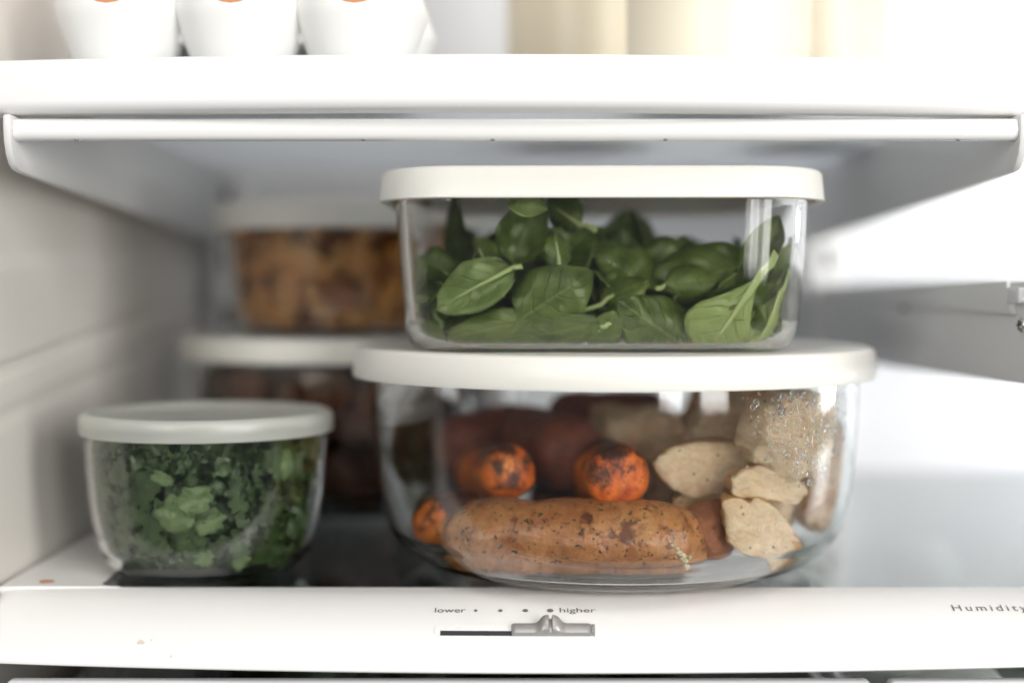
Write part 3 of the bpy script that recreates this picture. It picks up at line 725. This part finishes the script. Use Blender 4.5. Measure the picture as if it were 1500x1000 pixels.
L_ = [
 (1118, 398, 1030, 524, YF, 116, 'pale spinach leaf underside with its long stem up, lower right corner of the box', dict(stem=0.0085, under=True, curl=0.006, seed=1, pw=2.0, srad=0.0019, mats=[m_leaf_p, m_leaf_p, m_stem])),
 (1150, 420, 1100, 520, YF + .004, 74, 'narrow pale spinach leaf with thick stem against the right corner of the box', dict(stem=0.0075, under=True, curl=0.006, seed=2, pw=1.9, srad=0.0018, mats=[m_leaf_p, m_leaf_p, m_stem])),
 (1100, 425, 1141, 318, YF + .013, 64, 'dark pointed spinach leaf standing highest at the right of the box', dict(stem=0.004, curl=0.006, seed=3, tilt=-0.3)),
 (1105, 478, 1172, 350, YF + .010, 80, 'broad dark spinach leaf leaning on the right glass wall of the box', dict(stem=0.004, curl=0.005, seed=4)),
 (760, 470, 868, 398, YF + .001, 118, 'large round dark veined spinach leaf in the middle left of the box', dict(stem=0.0, curl=-0.005, seed=6)),
 (1012, 512, 905, 440, YF + .001, 112, 'broad mid green spinach leaf in the bottom middle of the box', dict(stem=0.003, curl=-0.006, seed=7)),
 (975, 415, 1052, 408, YF + .012, 68, 'small bright green folded spinach leaf above the bottom middle leaf', dict(stem=0.004, curl=-0.009, seed=8)),
 (752, 392, 632, 455, YF + .004, 78, 'light green spinach leaf lying at the left of the box', dict(stem=0.003, curl=0.007, under=True, seed=9, mats=[m_leaf_p, m_leaf_u, m_stem])),
 (775, 468, 640, 497, YF + .0005, 58, 'long dark spinach leaf along the bottom left glass of the box', dict(stem=0.003, curl=-0.004, seed=10)),
 (880, 472, 738, 500, YF + .0005, 52, 'flat spinach leaf pressed along the bottom glass near the middle', dict(stem=0.004, curl=-0.005, seed=11)),
 (820, 390, 812, 338, YF + .008, 46, 'small round spinach leaf in the upper middle left of the box', dict(stem=0.003, curl=-0.004, seed=12)),
 (752, 385, 790, 286, YF + .022, 80, 'dark spinach leaf rising to the lid in the left half of the box', dict(stem=0.003, curl=0.006, seed=13)),
 (800, 400, 870, 330, YF + .026, 90, 'dark spinach leaf slanting behind the small round leaf', dict(stem=0.003, curl=0.006, seed=14)),
 (640, 500, 612, 470, YF + .004, 42, 'small dark spinach leaf in the lower left corner of the box', dict(stem=0.002, curl=-0.005, seed=15)),
 (912, 420, 925, 308, YF + .055, 52, 'blurred dark spinach leaf standing upright at the back middle', dict(stem=0.006, curl=0.005, seed=16)),
 (668, 400, 662, 292, YF + .060, 46, 'blurred olive spinach leaf standing upright at the back left', dict(stem=0.006, curl=0.005, seed=17)),
 (1150, 500, 1090, 470, YF + .012, 60, 'dark spinach leaf low behind the narrow stem on the right', dict(stem=0.003, curl=0.004, seed=19)),
 (880, 440, 950, 410, YF + .010, 72, 'dull green spinach leaf between the round leaf and the folded leaf', dict(stem=0.008, curl=-0.004, seed=20)),
]
for bx, by, tx, ty, Y, w, lab, kw in L_: pleaf(bx, by, tx, ty, Y, w, lab, **kw)
pleaf(1166, 352, 1167, 346, YF + .014, 10, 'thin pale spinach stem upright against the right wall of the box', stem=0.015, seed=5)
pleaf(1062, 462, 1100, 460, YF + .006, 24, 'short pale stem of a spinach leaf lying flat left of the corner leaf', stem=0.010, seed=18)
# crumpled bright leaf tip under the lid
pleaf(742, 299, 802, 306, YF + .003, 52, 'crumpled bright green leaf tip caught under the lid of the box', curl=0.012, under=True, ripple=0.004, seed=31, mats=[m_leaf_p, m_leaf_p, m_stem])
for k, (bx, by, tx, ty, dy, w, lab) in enumerate([
  (700, 430, 735, 330, .030, 74, 'blurred spinach leaf standing between the left leaf and the tall dark leaf'),
  (880, 420, 905, 330, .034, 70, 'blurred dark spinach leaf standing in the middle behind the round leaf'),
  (965, 420, 1000, 345, .040, 84, 'blurred dark broad spinach leaf at the back right of the middle'),
  (1050, 430, 1085, 360, .036, 70, 'blurred dark spinach leaf behind the corner leaf on the right'),
  (640, 470, 622, 390, .020, 62, 'dim spinach leaf standing at the left glass wall'),
  (850, 330, 800, 296, .020, 60, 'dark spinach leaf pressed under the lid left of the middle'),
  (1090, 500, 1060, 440, .010, 58, 'mid green spinach leaf standing left of the pale corner leaf'),
  (930, 405, 870, 370, .016, 66, 'glossy dark spinach leaf slanting left above the bottom middle leaf'),
  (860, 500, 905, 455, .004, 60, 'small dark spinach leaf in the gap between the two bottom leaves'),
  (720, 400, 690, 350, .012, 56, 'olive spinach leaf rising above the light leaf on the left')]):
    pleaf(bx, by, tx, ty, YF + dy, w, lab, stem=0.006, curl=(-1) ** k * 0.007, bend=(-1) ** k * 0.004, seed=60 + k, ripple=0.0035, tilt=(-1) ** k * 0.4)
rnd = random.Random(77)
for k in range(78):
    fx, fy = rnd.uniform(-0.92, 0.92), rnd.uniform(-0.72, 0.9)
    top = 0.040 + 0.010 * math.sin(fx * 4 + 1) - 0.006 * (fy < 0)
    z = rnd.uniform(0.004, top)
    c = SPC + Vector((fx * 0.066, fy * 0.058, z))
    az = rnd.uniform(0, 2 * math.pi); el = rnd.uniform(-0.4, 0.5)
    ax = Vector((math.cos(az) * math.cos(el), math.sin(az) * math.cos(el), math.sin(el)))
    nr = Vector((rnd.uniform(-0.8, 0.8), rnd.uniform(-1.4, -0.1), rnd.uniform(-0.2, 1.0)))
    L = rnd.uniform(0.030, 0.050)
    leaf(c - ax * L / 2, ax, nr, L, L * rnd.uniform(0.6, 0.82), rnd.choice([0, 0, 0.012]), rnd.uniform(-0.008, 0.008), rnd.uniform(-0.01, 0.01), 100 + k,
         'spinach leaf %s in the pile, %s the %s of the box' % ('low' if z < 0.016 else 'midway' if z < 0.030 else 'high', 'front at' if fy < -0.2 else 'back at' if fy > 0.4 else 'inside',
          'far left' if fx < -0.6 else 'left part' if fx < -0.2 else 'middle' if fx < 0.2 else 'right part' if fx < 0.6 else 'far right'))

# ------------------------------------------------------------------ kale in the small bowl
def patch(V, F, UV, c, E, s, k, cl, g=7):
    o = len(V); off = Vector((k * 1.7, k * 0.3, 0))
    for j in range(g):
        for i in range(g):
            u, v = -1 + 2 * i / (g - 1), -1 + 2 * j / (g - 1)
            uu, vv = u * math.sqrt(1 - v * v / 2), v * math.sqrt(1 - u * u / 2)
            edge = max(abs(u), abs(v)); ang = math.atan2(vv, uu)
            k_ = 1 + 0.45 * edge * noise.noise(Vector((math.cos(ang), math.sin(ang), 0)) * 1.6 + off) + 0.07 * edge * math.sin(ang * 9 + 2 * k)
            z_ = 0.50 * edge * noise.noise(Vector((uu, vv, 0)) * 2.2 + off) + 0.22 * edge * math.sin(ang * 6 + k) + 0.10 * noise.noise(Vector((uu, vv, 3)) * 5 + off)
            V.append(cl(c + E @ Vector((uu * k_, vv * k_ * 0.8, z_)) * s)); UV.append((u, (v + 1) / 2))
    for j in range(g - 1):
        for i in range(g - 1): q = o + j * g + i; F.append((q, q + 1, q + g + 1, q + g))
def uvmesh(name, V, F, UV):
    me = mesh(name, V, F); ul = me.uv_layers.new(name='UVMap')
    for lp in me.loops: ul.data[lp.index].uv = UV[lp.vertex_index]
    return me
def kale():
    rnd = random.Random(5); V, F, UV = [], [], []
    cl = lambda p: clamp_round(p, SMC, sm_in, 0.0007 if p.y > SMC.y - 0.02 else 0.0024, 0.0525)
    for k in range(1400):
        a = rnd.uniform(0, 2 * math.pi); rr = math.sqrt(rnd.uniform(0.12, 1)) * 0.046; z = rnd.uniform(0.004, 0.052)
        rr = min(rr, prof_interp(sm_in, z) - 0.001)
        c = SMC + Vector((rr * math.cos(a), rr * math.sin(a), z))
        E = Euler((rnd.uniform(0, 6.3), rnd.uniform(0, 6.3), rnd.uniform(0, 6.3))).to_matrix()
        patch(V, F, UV, c, E, rnd.uniform(0.0026, 0.0062), k, cl)
    add('chopped_kale', uvmesh('chopped_kale', V, F, UV), m_kale, label='dark green chopped kale filling the small round bowl', cat='kale', kind='stuff')
kale()
def kl(cx, cy, w, h, rot, seed, lab):
    # a chopped piece lying against the inside of the front glass
    for i in range(200):
        q = P(cx, cy, 0.49 + i * 0.0005)
        if Vector((q.x - SMC.x, q.y - SMC.y)).length < prof_interp(sm_in, max(q.z - SZ, sm_in[0][1])) - 0.0016: break
    V, F, UV = [], [], []
    E = (Euler((0, rot, 0)).to_matrix() @ Euler((R(90), 0, 0)).to_matrix() @ Matrix.Diagonal((w / h, 1.25, 0.55)))
    patch(V, F, UV, q, E, h / 2 / FPX * q.y, seed, lambda p: clamp_round(p, SMC, sm_in, 0.0008), 11)
    o = add('kale_piece', uvmesh('kale_piece', [v - q for v in V], F, UV), m_kale_l, None, lab, 'kale', 'pale kale pieces against the glass'); o.location = q
    md = o.modifiers.new('t', 'SOLIDIFY'); md.thickness = 0.0003; md.offset = -1
kl(258, 752, 56, 54, 0.5, 41, 'pale angular kale piece at the left of the bright cluster in the bowl')
kl(286, 732, 52, 44, -0.2, 42, 'pale grey green kale piece topmost of the bright cluster in the bowl')
kl(308, 762, 48, 36, -0.4, 43, 'pale kale piece at the right of the bright cluster in the bowl')
kl(412, 678, 56, 44, 0.4, 44, 'light green kale piece under the lid at the right of the bowl')
kl(238, 700, 34, 18, 0.5, 45, 'thin light kale piece in the upper middle of the bowl')
kl(298, 815, 30, 26, 0.2, 46, 'mid green kale piece near the foot of the bowl')
kl(352, 822, 28, 20, -0.3, 47, 'light kale scrap beside the foot of the bowl')

# ------------------------------------------------------------------ chunks (meat, vegetables)
def chunk(name, c, dims, rot, seed, mt, label=None, cat=None, group=None, clamp=None, amp=0.16, boxy=0.6, sub=4, freq=1.6, split=None, parent=None):
    bm = bmesh.new(); bmesh.ops.create_icosphere(bm, subdivisions=sub, radius=1)
    off = Vector((seed * 3.1, seed * 1.7, seed * 0.9)); Rm = Euler(rot).to_matrix()
    for v in bm.verts:
        d = v.co.normalized()
        q = Vector([math.copysign(abs(t) ** boxy, t) for t in d])
        q *= 1 + amp * fbm(d * freq + off, 2) + amp * 0.5 * noise.noise(d * freq * 3.1 + off) + amp * 0.2 * noise.noise(d * freq * 7 + off)
        q = Vector((q.x * dims[0], q.y * dims[1], q.z * dims[2]))
        w = c + Rm @ q
        v.co = (clamp(w) if clamp else w) - c
    me = bpy.data.meshes.new(name); bm.to_mesh(me); bm.free()
    o = add(name, me, mt, parent, label, cat, group); o.location = c
    return o
def rod(name, a, b, r0, r1, seed, mt, label, cat, clamp=None, amp=0.06, bendv=Vector((0, 0, 0)), group=None, blunt=0.35, seg=40, rings=60):
    """sausage or carrot between two points with rounded ends"""
    ax = (b - a); L = ax.length; d = ax.normalized(); up = Vector((0, 0, 1)) if abs(d.z) < 0.9 else Vector((1, 0, 0))
    s_ = d.cross(up).normalized(); u_ = s_.cross(d); V, F = [], []
    off = Vector((seed * 2.3, seed, seed * 0.7)); c0 = (a + b) / 2
    for j in range(rings + 1):
        t = j / rings; tt = 0.5 - 0.5 * math.cos(math.pi * t)
        r = r0 + (r1 - r0) * tt
        e0 = tt * L / (r0 * blunt * 2); e1 = (1 - tt) * L / (r1 * blunt * 2); e = min(e0, e1, 1)
        r *= math.sqrt(max(0.0, 1 - (1 - e) ** 2.4)) if e < 1 else 1
        cen = a + ax * tt + bendv * (4 * tt * (1 - tt))
        for i in range(seg):
            an = 2 * math.pi * i / seg; dv = s_ * math.cos(an) + u_ * math.sin(an)
            p = cen + dv * max(r, 0.0002)
            nn = fbm((p - c0) * 95 + off, 4) * amp + 0.5 * amp * noise.noise((p - c0) * 40 + off)
            p = cen + dv * max(r, 0.0002) * (1 + nn) + d * (nn * r0 * 0.6 * (1 - e) * (-1 if tt < 0.5 else 1))
            V.append((clamp(p) if clamp else p) - c0)
    for j in range(rings):
        for i in range(seg): F.append((j * seg + i, j * seg + (i + 1) % seg, (j + 1) * seg + (i + 1) % seg, (j + 1) * seg + i))
    F.append(tuple(range(seg))); F.append(tuple(range((rings + 1) * seg - 1, rings * seg - 1, -1)))
    o = add(name, fixn(mesh(name, V, F)), mt, None, label, cat, group); o.location = c0
    return o
cb_ = lambda p: clamp_round(p, BIGC, big_in, 0.0007, 0.070)
rod('sausage', P(650, 786, 0.5150), P(1040, 798, 0.5085), 0.0138, 0.0146, 1, m_saus, 'tan herb flecked sausage lying across the bottom front of the large container', 'sausage', cb_, 0.085, Vector((0, -0.004, 0.0015)), blunt=0.75)
rod('sausage_piece', P(1000, 778, 0.518), P(1072, 782, 0.512), 0.0122, 0.0128, 3, m_redp, 'dark red brown sausage end between the tan sausage and the chicken slice', 'sausage', cb_, 0.07, blunt=0.25)
rod('carrot', P(908, 698, 0.5045), P(868, 682, 0.595), 0.0110, 0.0140, 4, m_carrot, 'bright orange roasted carrot with its charred round end facing out', 'carrot', cb_, 0.05, blunt=0.30)
rod('carrot', P(750, 690, 0.523), P(700, 690, 0.610), 0.0102, 0.0115, 5, m_carrot, 'red orange carrot end left of the bright carrot in the large container', 'carrot', cb_, 0.06, blunt=0.4)
rod('carrot', P(612, 765, 0.545), P(705, 752, 0.535), 0.0105, 0.0100, 6, m_carrot_d, 'dark charred carrot piece at the far left of the large container', 'carrot', cb_, 0.07, blunt=0.4)
rod('sausage', P(845, 668, 0.545), P(760, 640, 0.625), 0.0150, 0.0150, 7, m_red, 'charred brown sausage behind the bright carrot, pointing to the rear', 'sausage', cb_, 0.06, blunt=0.5)
def slice_piece(name, poly, Y, thick, dY, seed, mats, label, cat, brown_from=None, group=None):
    """cut slab: outline in photo pixels at depth Y, cut face towards the viewer, skin round the edge"""
    n0 = len(poly); pts = []
    for i in range(n0):
        p0, p1, p2, p3 = (Vector(poly[(i + k) % n0]) for k in (-1, 0, 1, 2))
        for j in range(6):
            t = j / 6; pts.append(0.5 * ((2 * p1) + (p2 - p0) * t + (2 * p0 - 5 * p1 + 4 * p2 - p3) * t * t + (3 * p1 - p0 - 3 * p2 + p3) * t ** 3))
    cx = sum((p.x for p in pts)) / len(pts); cy = sum((p.y for p in pts)) / len(pts); c0 = P(cx, cy, Y)
    rings = [(0.0, 0.0), (0.18, 0.0), (0.36, 0.0), (0.54, 0.0), (0.72, 0.0), (0.86, 0.00005), (0.94, 0.0004), (0.985, 0.0011), (1.0, 0.0022), (1.01, thick * 0.45), (0.99, thick * 0.75), (0.93, thick * 0.95), (0.6, thick), (0.0, thick)]
    V, F, MI, R_ = [], [], [], []; off = Vector((seed * 1.3, seed * 2.7, 0)); m = len(pts)
    for f, d in rings:
        if f == 0: R_.append([len(V)]); src = [Vector((cx, cy))]
        else: R_.append(list(range(len(V), len(V) + m))); src = pts
        for p in src:
            x, y = cx + (p.x - cx) * f, cy + (p.y - cy) * f
            w = P(x, y, Y + dY * (x - cx) / 100)
            w.y += d + 0.0014 * fbm(Vector((x, y, 0)) * 0.024 + off, 4) + 0.0007 * noise.noise(Vector((x * 0.06, y * 0.20, 0)) + off)
            k = 1 + ((0.10 * noise.noise(Vector((p.x, p.y, d * 2000)) * 0.06 + off) + 0.06 * noise.noise(Vector((p.x, p.y, d * 2000)) * 0.2 + off)) if f > 0.5 else 0)
            w.x = c0.x + (w.x - c0.x) * k; w.z = c0.z + (w.z - c0.z) * k
            V.append(cb_(w) - c0)
    for a in range(len(rings) - 1):
        A, B = R_[a], R_[a + 1]
        for i in range(m):
            i2 = (i + 1) % m
            if len(A) == 1: F.append((A[0], B[i], B[i2]))
            elif len(B) == 1: F.append((A[i], B[0], A[i2]))
            else: F.append((A[i], B[i], B[i2], A[i2]))
            br = rings[a][0] >= 0.98 or a >= 8
            if brown_from and brown_from(pts[i]) and rings[a][0] >= 0.70: br = True
            MI.append(1 if br else 0)
    me = fixn(mesh(name, V, F))
    for p_, mi in zip(me.polygons, MI): p_.material_index = mi
    o = add(name, me, mats, None, label, cat, group); o.location = c0
    return o
slice_piece('chicken_slice', [(1058, 733), (1096, 728), (1124, 735), (1150, 762), (1167, 790), (1177, 810), (1164, 830), (1140, 845), (1124, 824), (1098, 816), (1074, 803), (1062, 775)], 0.5005, 0.010, 0.006, 11, [m_chick, m_crust], 'pale thick chicken slice with browned edge at the lower right of the container', 'chicken', lambda p: p.x + 0.8 * p.y > 1795)
slice_piece('chicken_slice', [(1066, 708), (1080, 690), (1112, 682), (1146, 690), (1168, 702), (1176, 720), (1160, 737), (1126, 733), (1098, 729), (1074, 726)], 0.5060, 0.014, 0.012, 12, [m_chick, m_chick_b], 'pale chicken slice resting above the thick lower slice', 'chicken')
slice_piece('chicken_slice', [(960, 672), (984, 656), (1014, 648), (1050, 646), (1090, 652), (1120, 674), (1104, 694), (1072, 706), (1050, 722), (1010, 724), (975, 708)], 0.517, 0.016, 0.004, 13, [m_chick, m_chick_b], 'pale chicken slice with flecks between the bright carrot and the condensation', 'chicken')
chunk('chicken_slice', P(1000, 690, 0.556), (0.0190, 0.0100, 0.0125), (0.2, 0.1, 0.1), 14, m_chick, 'blurred pale chicken chunk just behind the flecked slice', 'chicken', None, cb_, 0.20, 0.65)
chunk('chicken_slice', P(1148, 628, 0.5135), (0.0160, 0.0110, 0.0155), (0.3, 0.2, 0.5), 15, m_chick, 'tan chicken chunk behind the condensation at the upper right', 'chicken', None, cb_, 0.22, 0.65)
chunk('chicken_slice', P(1192, 732, 0.535), (0.0085, 0.0100, 0.0100), (0.3, 0.2, 0.5), 16, m_chick_b, 'blurred orange brown chicken piece at the right wall of the container', 'chicken', None, cb_, 0.20, 0.7)
chunk('chicken_slice', P(930, 640, 0.585), (0.0200, 0.0150, 0.0130), (0.0, 0.0, 0.4), 17, m_chick, 'blurred chicken chunk at the back above the bright carrot', 'chicken', None, cb_, 0.22, 0.65)
chunk('chicken_slice', P(1080, 610, 0.600), (0.0200, 0.0180, 0.0150), (0.4, 0.0, 0.4), 18, m_chick_b, 'blurred browned chicken chunk deep at the back right of the container', 'chicken', None, cb_, 0.22, 0.65)
chunk('chicken_slice', P(1085, 735, 0.540), (0.0210, 0.0130, 0.0140), (0.1, 0.1, 0.1), 19, m_chick, 'blurred chicken chunk filling the gap behind the two front slices', 'chicken', None, cb_, 0.22, 0.65)
chunk('chicken_slice', P(880, 760, 0.585), (0.0300, 0.0250, 0.0140), (0.0, 0.1, 0.2), 20, m_red, 'added dark chunk standing in for shade under the carrots at the back', 'meat', None, cb_, 0.22, 0.65)  # dark lump added in place of the shade behind the carrots
rod('sausage', P(640, 660, 0.600), P(780, 630, 0.628), 0.0135, 0.0140, 8, m_red, 'added dark filler rod in place of shade at the back left of the large container', 'sausage', cb_, 0.07, blunt=0.5)  # added dark filler; the rear of the bowl is only shaded here
rod('sausage', P(800, 612, 0.632), P(985, 612, 0.640), 0.0125, 0.0130, 9, m_red, 'added dark filler rod for the shade under the lid at the very back', 'sausage', cb_, 0.07, blunt=0.5)  # second dark filler, added for the shade below the lid
chunk('chicken_slice', P(1068, 622, 0.545), (0.0150, 0.0110, 0.0125), (0.2, 0.3, 0.1), 25, m_chick, 'blurred tan chicken piece left of the condensation', 'chicken', None, cb_, 0.24, 0.75)
chunk('chicken_slice', P(1205, 660, 0.540), (0.0095, 0.0110, 0.0110), (0.2, 0.1, 0.4), 26, m_chick_b, 'blurred browned chicken piece at the right rim under the condensation', 'chicken', None, cb_, 0.24, 0.75)
slice_piece('chicken_slice', [(985, 735), (1010, 716), (1044, 712), (1066, 724), (1070, 744), (1040, 752), (1004, 752)], 0.520, 0.012, 0.0, 27, [m_chick_b, m_crust], 'browned chicken slice wedged above the dark red sausage end', 'chicken')
# crumbs stuck to the glass
cr = thing('food_crumb', 'cream coloured crumbs stuck to the glass in front of the sausage', 'crumb', P(994, 808, 0.482))
rnd = random.Random(9)
for xp, yp, r in ((993, 806, 4.0), (999, 812, 4.5), (1002, 818, 3.6), (991, 800, 2.6), (984, 795, 2.6), (980, 790, 1.7), (1005, 826, 3.2), (1008, 812, 2.4), (988, 812, 1.8), (1001, 823, 2.6)):
    w = P(xp, yp, 0.5); w = clamp_round(Vector((w.x, 0.40, w.z)), BIGC, big_in, 0.0004)
    # slide onto the inner front wall at this pixel
    for Yt in [0.46 + i * 0.0005 for i in range(120)]:
        q = P(xp, yp, Yt); zz = q.z - SZ
        if (Vector((q.x - BIGC.x, q.y - BIGC.y))).length < prof_interp(big_in, max(zz, big_in[0][1])) - 0.0004: w = q; break
    chunk('flake', w - cr.location, (r / FPX * 0.48, 0.0004, r / FPX * 0.48 * rnd.uniform(0.6, 1.1)), (0, rnd.uniform(0, 3), 0), rnd.random() * 50, m_crumb, amp=0.9, boxy=1, sub=3, freq=2.4, parent=cr)

# condensation on the inside of the large bowl
def condensation():
    rnd = random.Random(12); V, F = [], []; iv, fc = ico(2); cnt = 0
    tries = 0
    while cnt < 900 and tries < 40000:
        tries += 1
        xp = rnd.uniform(1040, 1240); yp = rnd.uniform(574, 720)
        fx = (xp - 1055) / 181; lim = 600 + 130 * fx
        dens = 1.0 if yp < lim else math.exp(-(yp - lim) / 22)
        dens *= min(1, max(0.0, (fx - 0.16 + 0.22 * noise.noise(Vector((xp * 0.02, yp * 0.035, 9)))) * 2.6))
        if noise.noise(Vector((xp * 0.03, yp * 0.03, 4))) < -0.1: dens *= 0.45
        if rnd.random() > dens: continue
        hit = None
        for i in range(260):
            q = P(xp, yp, 0.462 + i * 0.0006)
            if (Vector((q.x - BIGC.x, q.y - BIGC.y))).length < prof_interp(big_in, q.z - SZ): hit = q; break
        if not hit: continue
        nrm = Vector((BIGC.x - hit.x, BIGC.y - hit.y, 0)).normalized()
        r = min(0.0010, 0.00024 * math.exp(rnd.gauss(0.3, 0.55)))
        tn = Vector((0, 0, 1)).cross(nrm); st = rnd.uniform(0.75, 1.25); off = rnd.random() * 40; o = len(V)
        for q in iv:
            k = 1 + 0.35 * noise.noise(q * 0.9 + Vector((off, 0, 0))); c = q * r
            V.append(hit + nrm * (c.x * 0.24 + r * 0.03) + tn * (c.y * st * k) + Vector((0, 0, 1)) * (c.z * k / st) - BIGC)
        F += [tuple(i + o for i in f) for f in fc]
        cnt += 1
    me = mesh('condensation', V, F)
    add('condensation', me, m_water, t_big, kind='stuff', label='tiny water drops on the inside of the glass')
condensation()

# stuff in the two blurred containers
def fill(name, C, inn, ztop, n, seed, mts, label, cat, dims, stretch):
    rnd = random.Random(seed); V, F, MI = [], [], []; iv, fc = ico(2)
    for k in range(n):
        a = rnd.uniform(0, 6.283); rr = math.sqrt(rnd.uniform(0.05, 1)) * (inn[-1][0] - 0.002); z = rnd.uniform(inn[0][1] + 0.003, ztop)
        c = C + Vector((rr * math.cos(a), rr * math.sin(a), z)); Rm = Euler((rnd.uniform(0, 6.3), rnd.uniform(0, 6.3), rnd.uniform(0, 6.3))).to_matrix()
        r = rnd.uniform(*dims); off = Vector((k, k * 2.1, 0)); mi = 0 if rnd.random() < 0.92 else len(mts) - 1; o = len(V)
        for v in iv:
            q = v * (1 + 0.3 * noise.noise(v * 1.5 + off)); q = Vector((q.x * stretch, q.y, q.z)) * r
            V.append(clamp_round(c + Rm @ q, C, inn, 0.0008, ztop + 0.002) - C)
        F += [tuple(i + o for i in f) for f in fc]; MI += [mi] * len(fc)
    me = mesh(name, V, F); me.polygons.foreach_set('material_index', MI)
    o = add(name, me, mts, label=label, cat=cat, kind='stuff'); o.location = C
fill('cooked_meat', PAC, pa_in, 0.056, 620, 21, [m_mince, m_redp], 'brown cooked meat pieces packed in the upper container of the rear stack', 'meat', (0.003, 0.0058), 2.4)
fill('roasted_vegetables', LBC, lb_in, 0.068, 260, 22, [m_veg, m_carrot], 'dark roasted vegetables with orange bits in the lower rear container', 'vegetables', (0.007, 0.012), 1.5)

# ------------------------------------------------------------------ eggs and bottles on the upper shelf
UZ = 0.0784
EC = Vector((((355 - CX) / FPX) * 0.52, 0.522, UZ)); PITCH = 0.0434
t_egg = thing('egg_tray', 'white moulded egg tray with brown eggs on the upper shelf', 'egg tray', EC)
def cup():
    V, F = [], []; seg, rings = 48, 18
    for lay in (0, 1):
        for j in range(rings + 1):
            t = j / rings
            for i in range(seg):
                a = 2 * math.pi * i / seg
                qa = (a + math.pi / 4) % (math.pi / 2) - math.pi / 4          # angle from the nearest face of the cup
                top = 0.0220 + min(0.011, 0.027 * qa * qa)
                z = top * t
                r = 0.0170 + 0.36 * min(z, 0.021)
                if t < 0.10: r *= 0.90 + 0.10 * math.sin(t / 0.10 * math.pi / 2)
                r -= lay * 0.0011
                # squarish towards the top
                sq = (abs(math.cos(a)) ** 8 + abs(math.sin(a)) ** 8) ** (-1 / 8.0); k = min(1, z / 0.03) * 0.22
                r *= (1 - k) + k * min(sq, 1.18)
                V.append((r * math.cos(a), r * math.sin(a), z + lay * 0.0009 * (1 - t)))
    n = seg; o2 = (rings + 1) * n
    for j in range(rings):
        for i in range(seg):
            q = j * n + i; q2 = j * n + (i + 1) % n
            F.append((q, q2, q2 + n, q + n)); F.append((o2 + q, o2 + q + n, o2 + q2 + n, o2 + q2))
    for i in range(seg):
        q = rings * n + i; q2 = rings * n + (i + 1) % n; F.append((q, q2, o2 + q2, o2 + q))
    F.append(tuple(range(n - 1, -1, -1))); F.append(tuple(o2 + i for i in range(n)))
    return fixn(mesh('cup', V, F))
cm = cup(); cm.materials.append(m_foam); cm.polygons.foreach_set('use_smooth', [True] * len(cm.polygons))
egg = []
pr = []
for k in range(25):
    a = math.pi * k / 24; z = -math.cos(a); r = math.sin(a) * (1 - 0.10 * z); pr.append((max(0, r) * 0.0205 if 0 < k < 24 else 0, (z + 1) * 0.0275))
em = lathe('egg', pr, 40); em.materials.append(m_egg); em.polygons.foreach_set('use_smooth', [True] * len(em.polygons))
names = ['left', 'middle', 'right']
for iy in range(2):
    for ix in range(3):
        o = bpy.data.objects.new('cup', cm); COL.objects.link(o); o.parent = t_egg; o.location = ((ix - 1) * PITCH, iy * PITCH, 0)
        e = bpy.data.objects.new('egg', em); COL.objects.link(e); e.location = EC + Vector(((ix - 1) * PITCH, iy * PITCH, 0.0022))
        tag(e, ('brown egg in the %s cup of the %s row of the egg tray' % (names[ix], 'front' if iy == 0 else 'rear')), 'egg', 'brown eggs in the tray')
# webs that join the cups
for ix in (-0.5, 0.5):
    web = boxmesh('web', -0.0042, 0.0042, -0.0065, PITCH + 0.004, 0.0110, 0.0200, 0.0030, 4); o = add('web', web, m_foam, t_egg); o.location = (ix * PITCH, 0, 0)
web = boxmesh('web', -PITCH * 1.2, PITCH * 1.2, -0.005, 0.005, 0.0098, 0.0200, 0.0030, 4); o = add('web', web, m_foam, t_egg); o.location = (0, PITCH / 2, 0)
def bottle(xp, Y, Rr, label, mt, gap=0.0):
    X = (xp - CX) / FPX * Y; t = thing('milk_bottle', label, 'bottle', (X, Y, UZ), 'milk bottles on the upper shelf')
    pr = [(0, 0.0005), (Rr * 0.84, 0.0005), (Rr * 0.93, 0.0012), (Rr * 0.985, 0.004), (Rr, 0.009), (Rr, 0.125), (Rr * 0.97, 0.138), (Rr * 0.82, 0.156), (Rr * 0.60, 0.172), (Rr * 0.52, 0.184), (Rr * 0.52, 0.198), (0, 0.198)]
    auto_smooth(add('body', lathe('body', pr, 64), mt, t), 50)
    auto_smooth(add('cap', lathe('cap', [(0, 0.1985), (Rr * 0.56, 0.1985), (Rr * 0.58, 0.200), (Rr * 0.58, 0.214), (Rr * 0.54, 0.2165), (0, 0.2165)], 48), m_cap, t), 40)
bottle(1052, 0.565, 0.0363, 'near cream coloured milk bottle in front of the other two', m_milk)
bottle(850, 0.705, 0.0363, 'beige milk bottle behind to the left of the near bottle', m_milk2)
bottle(1192, 0.705, 0.0363, 'pale milk bottle behind to the right of the near bottle', m_milk2)
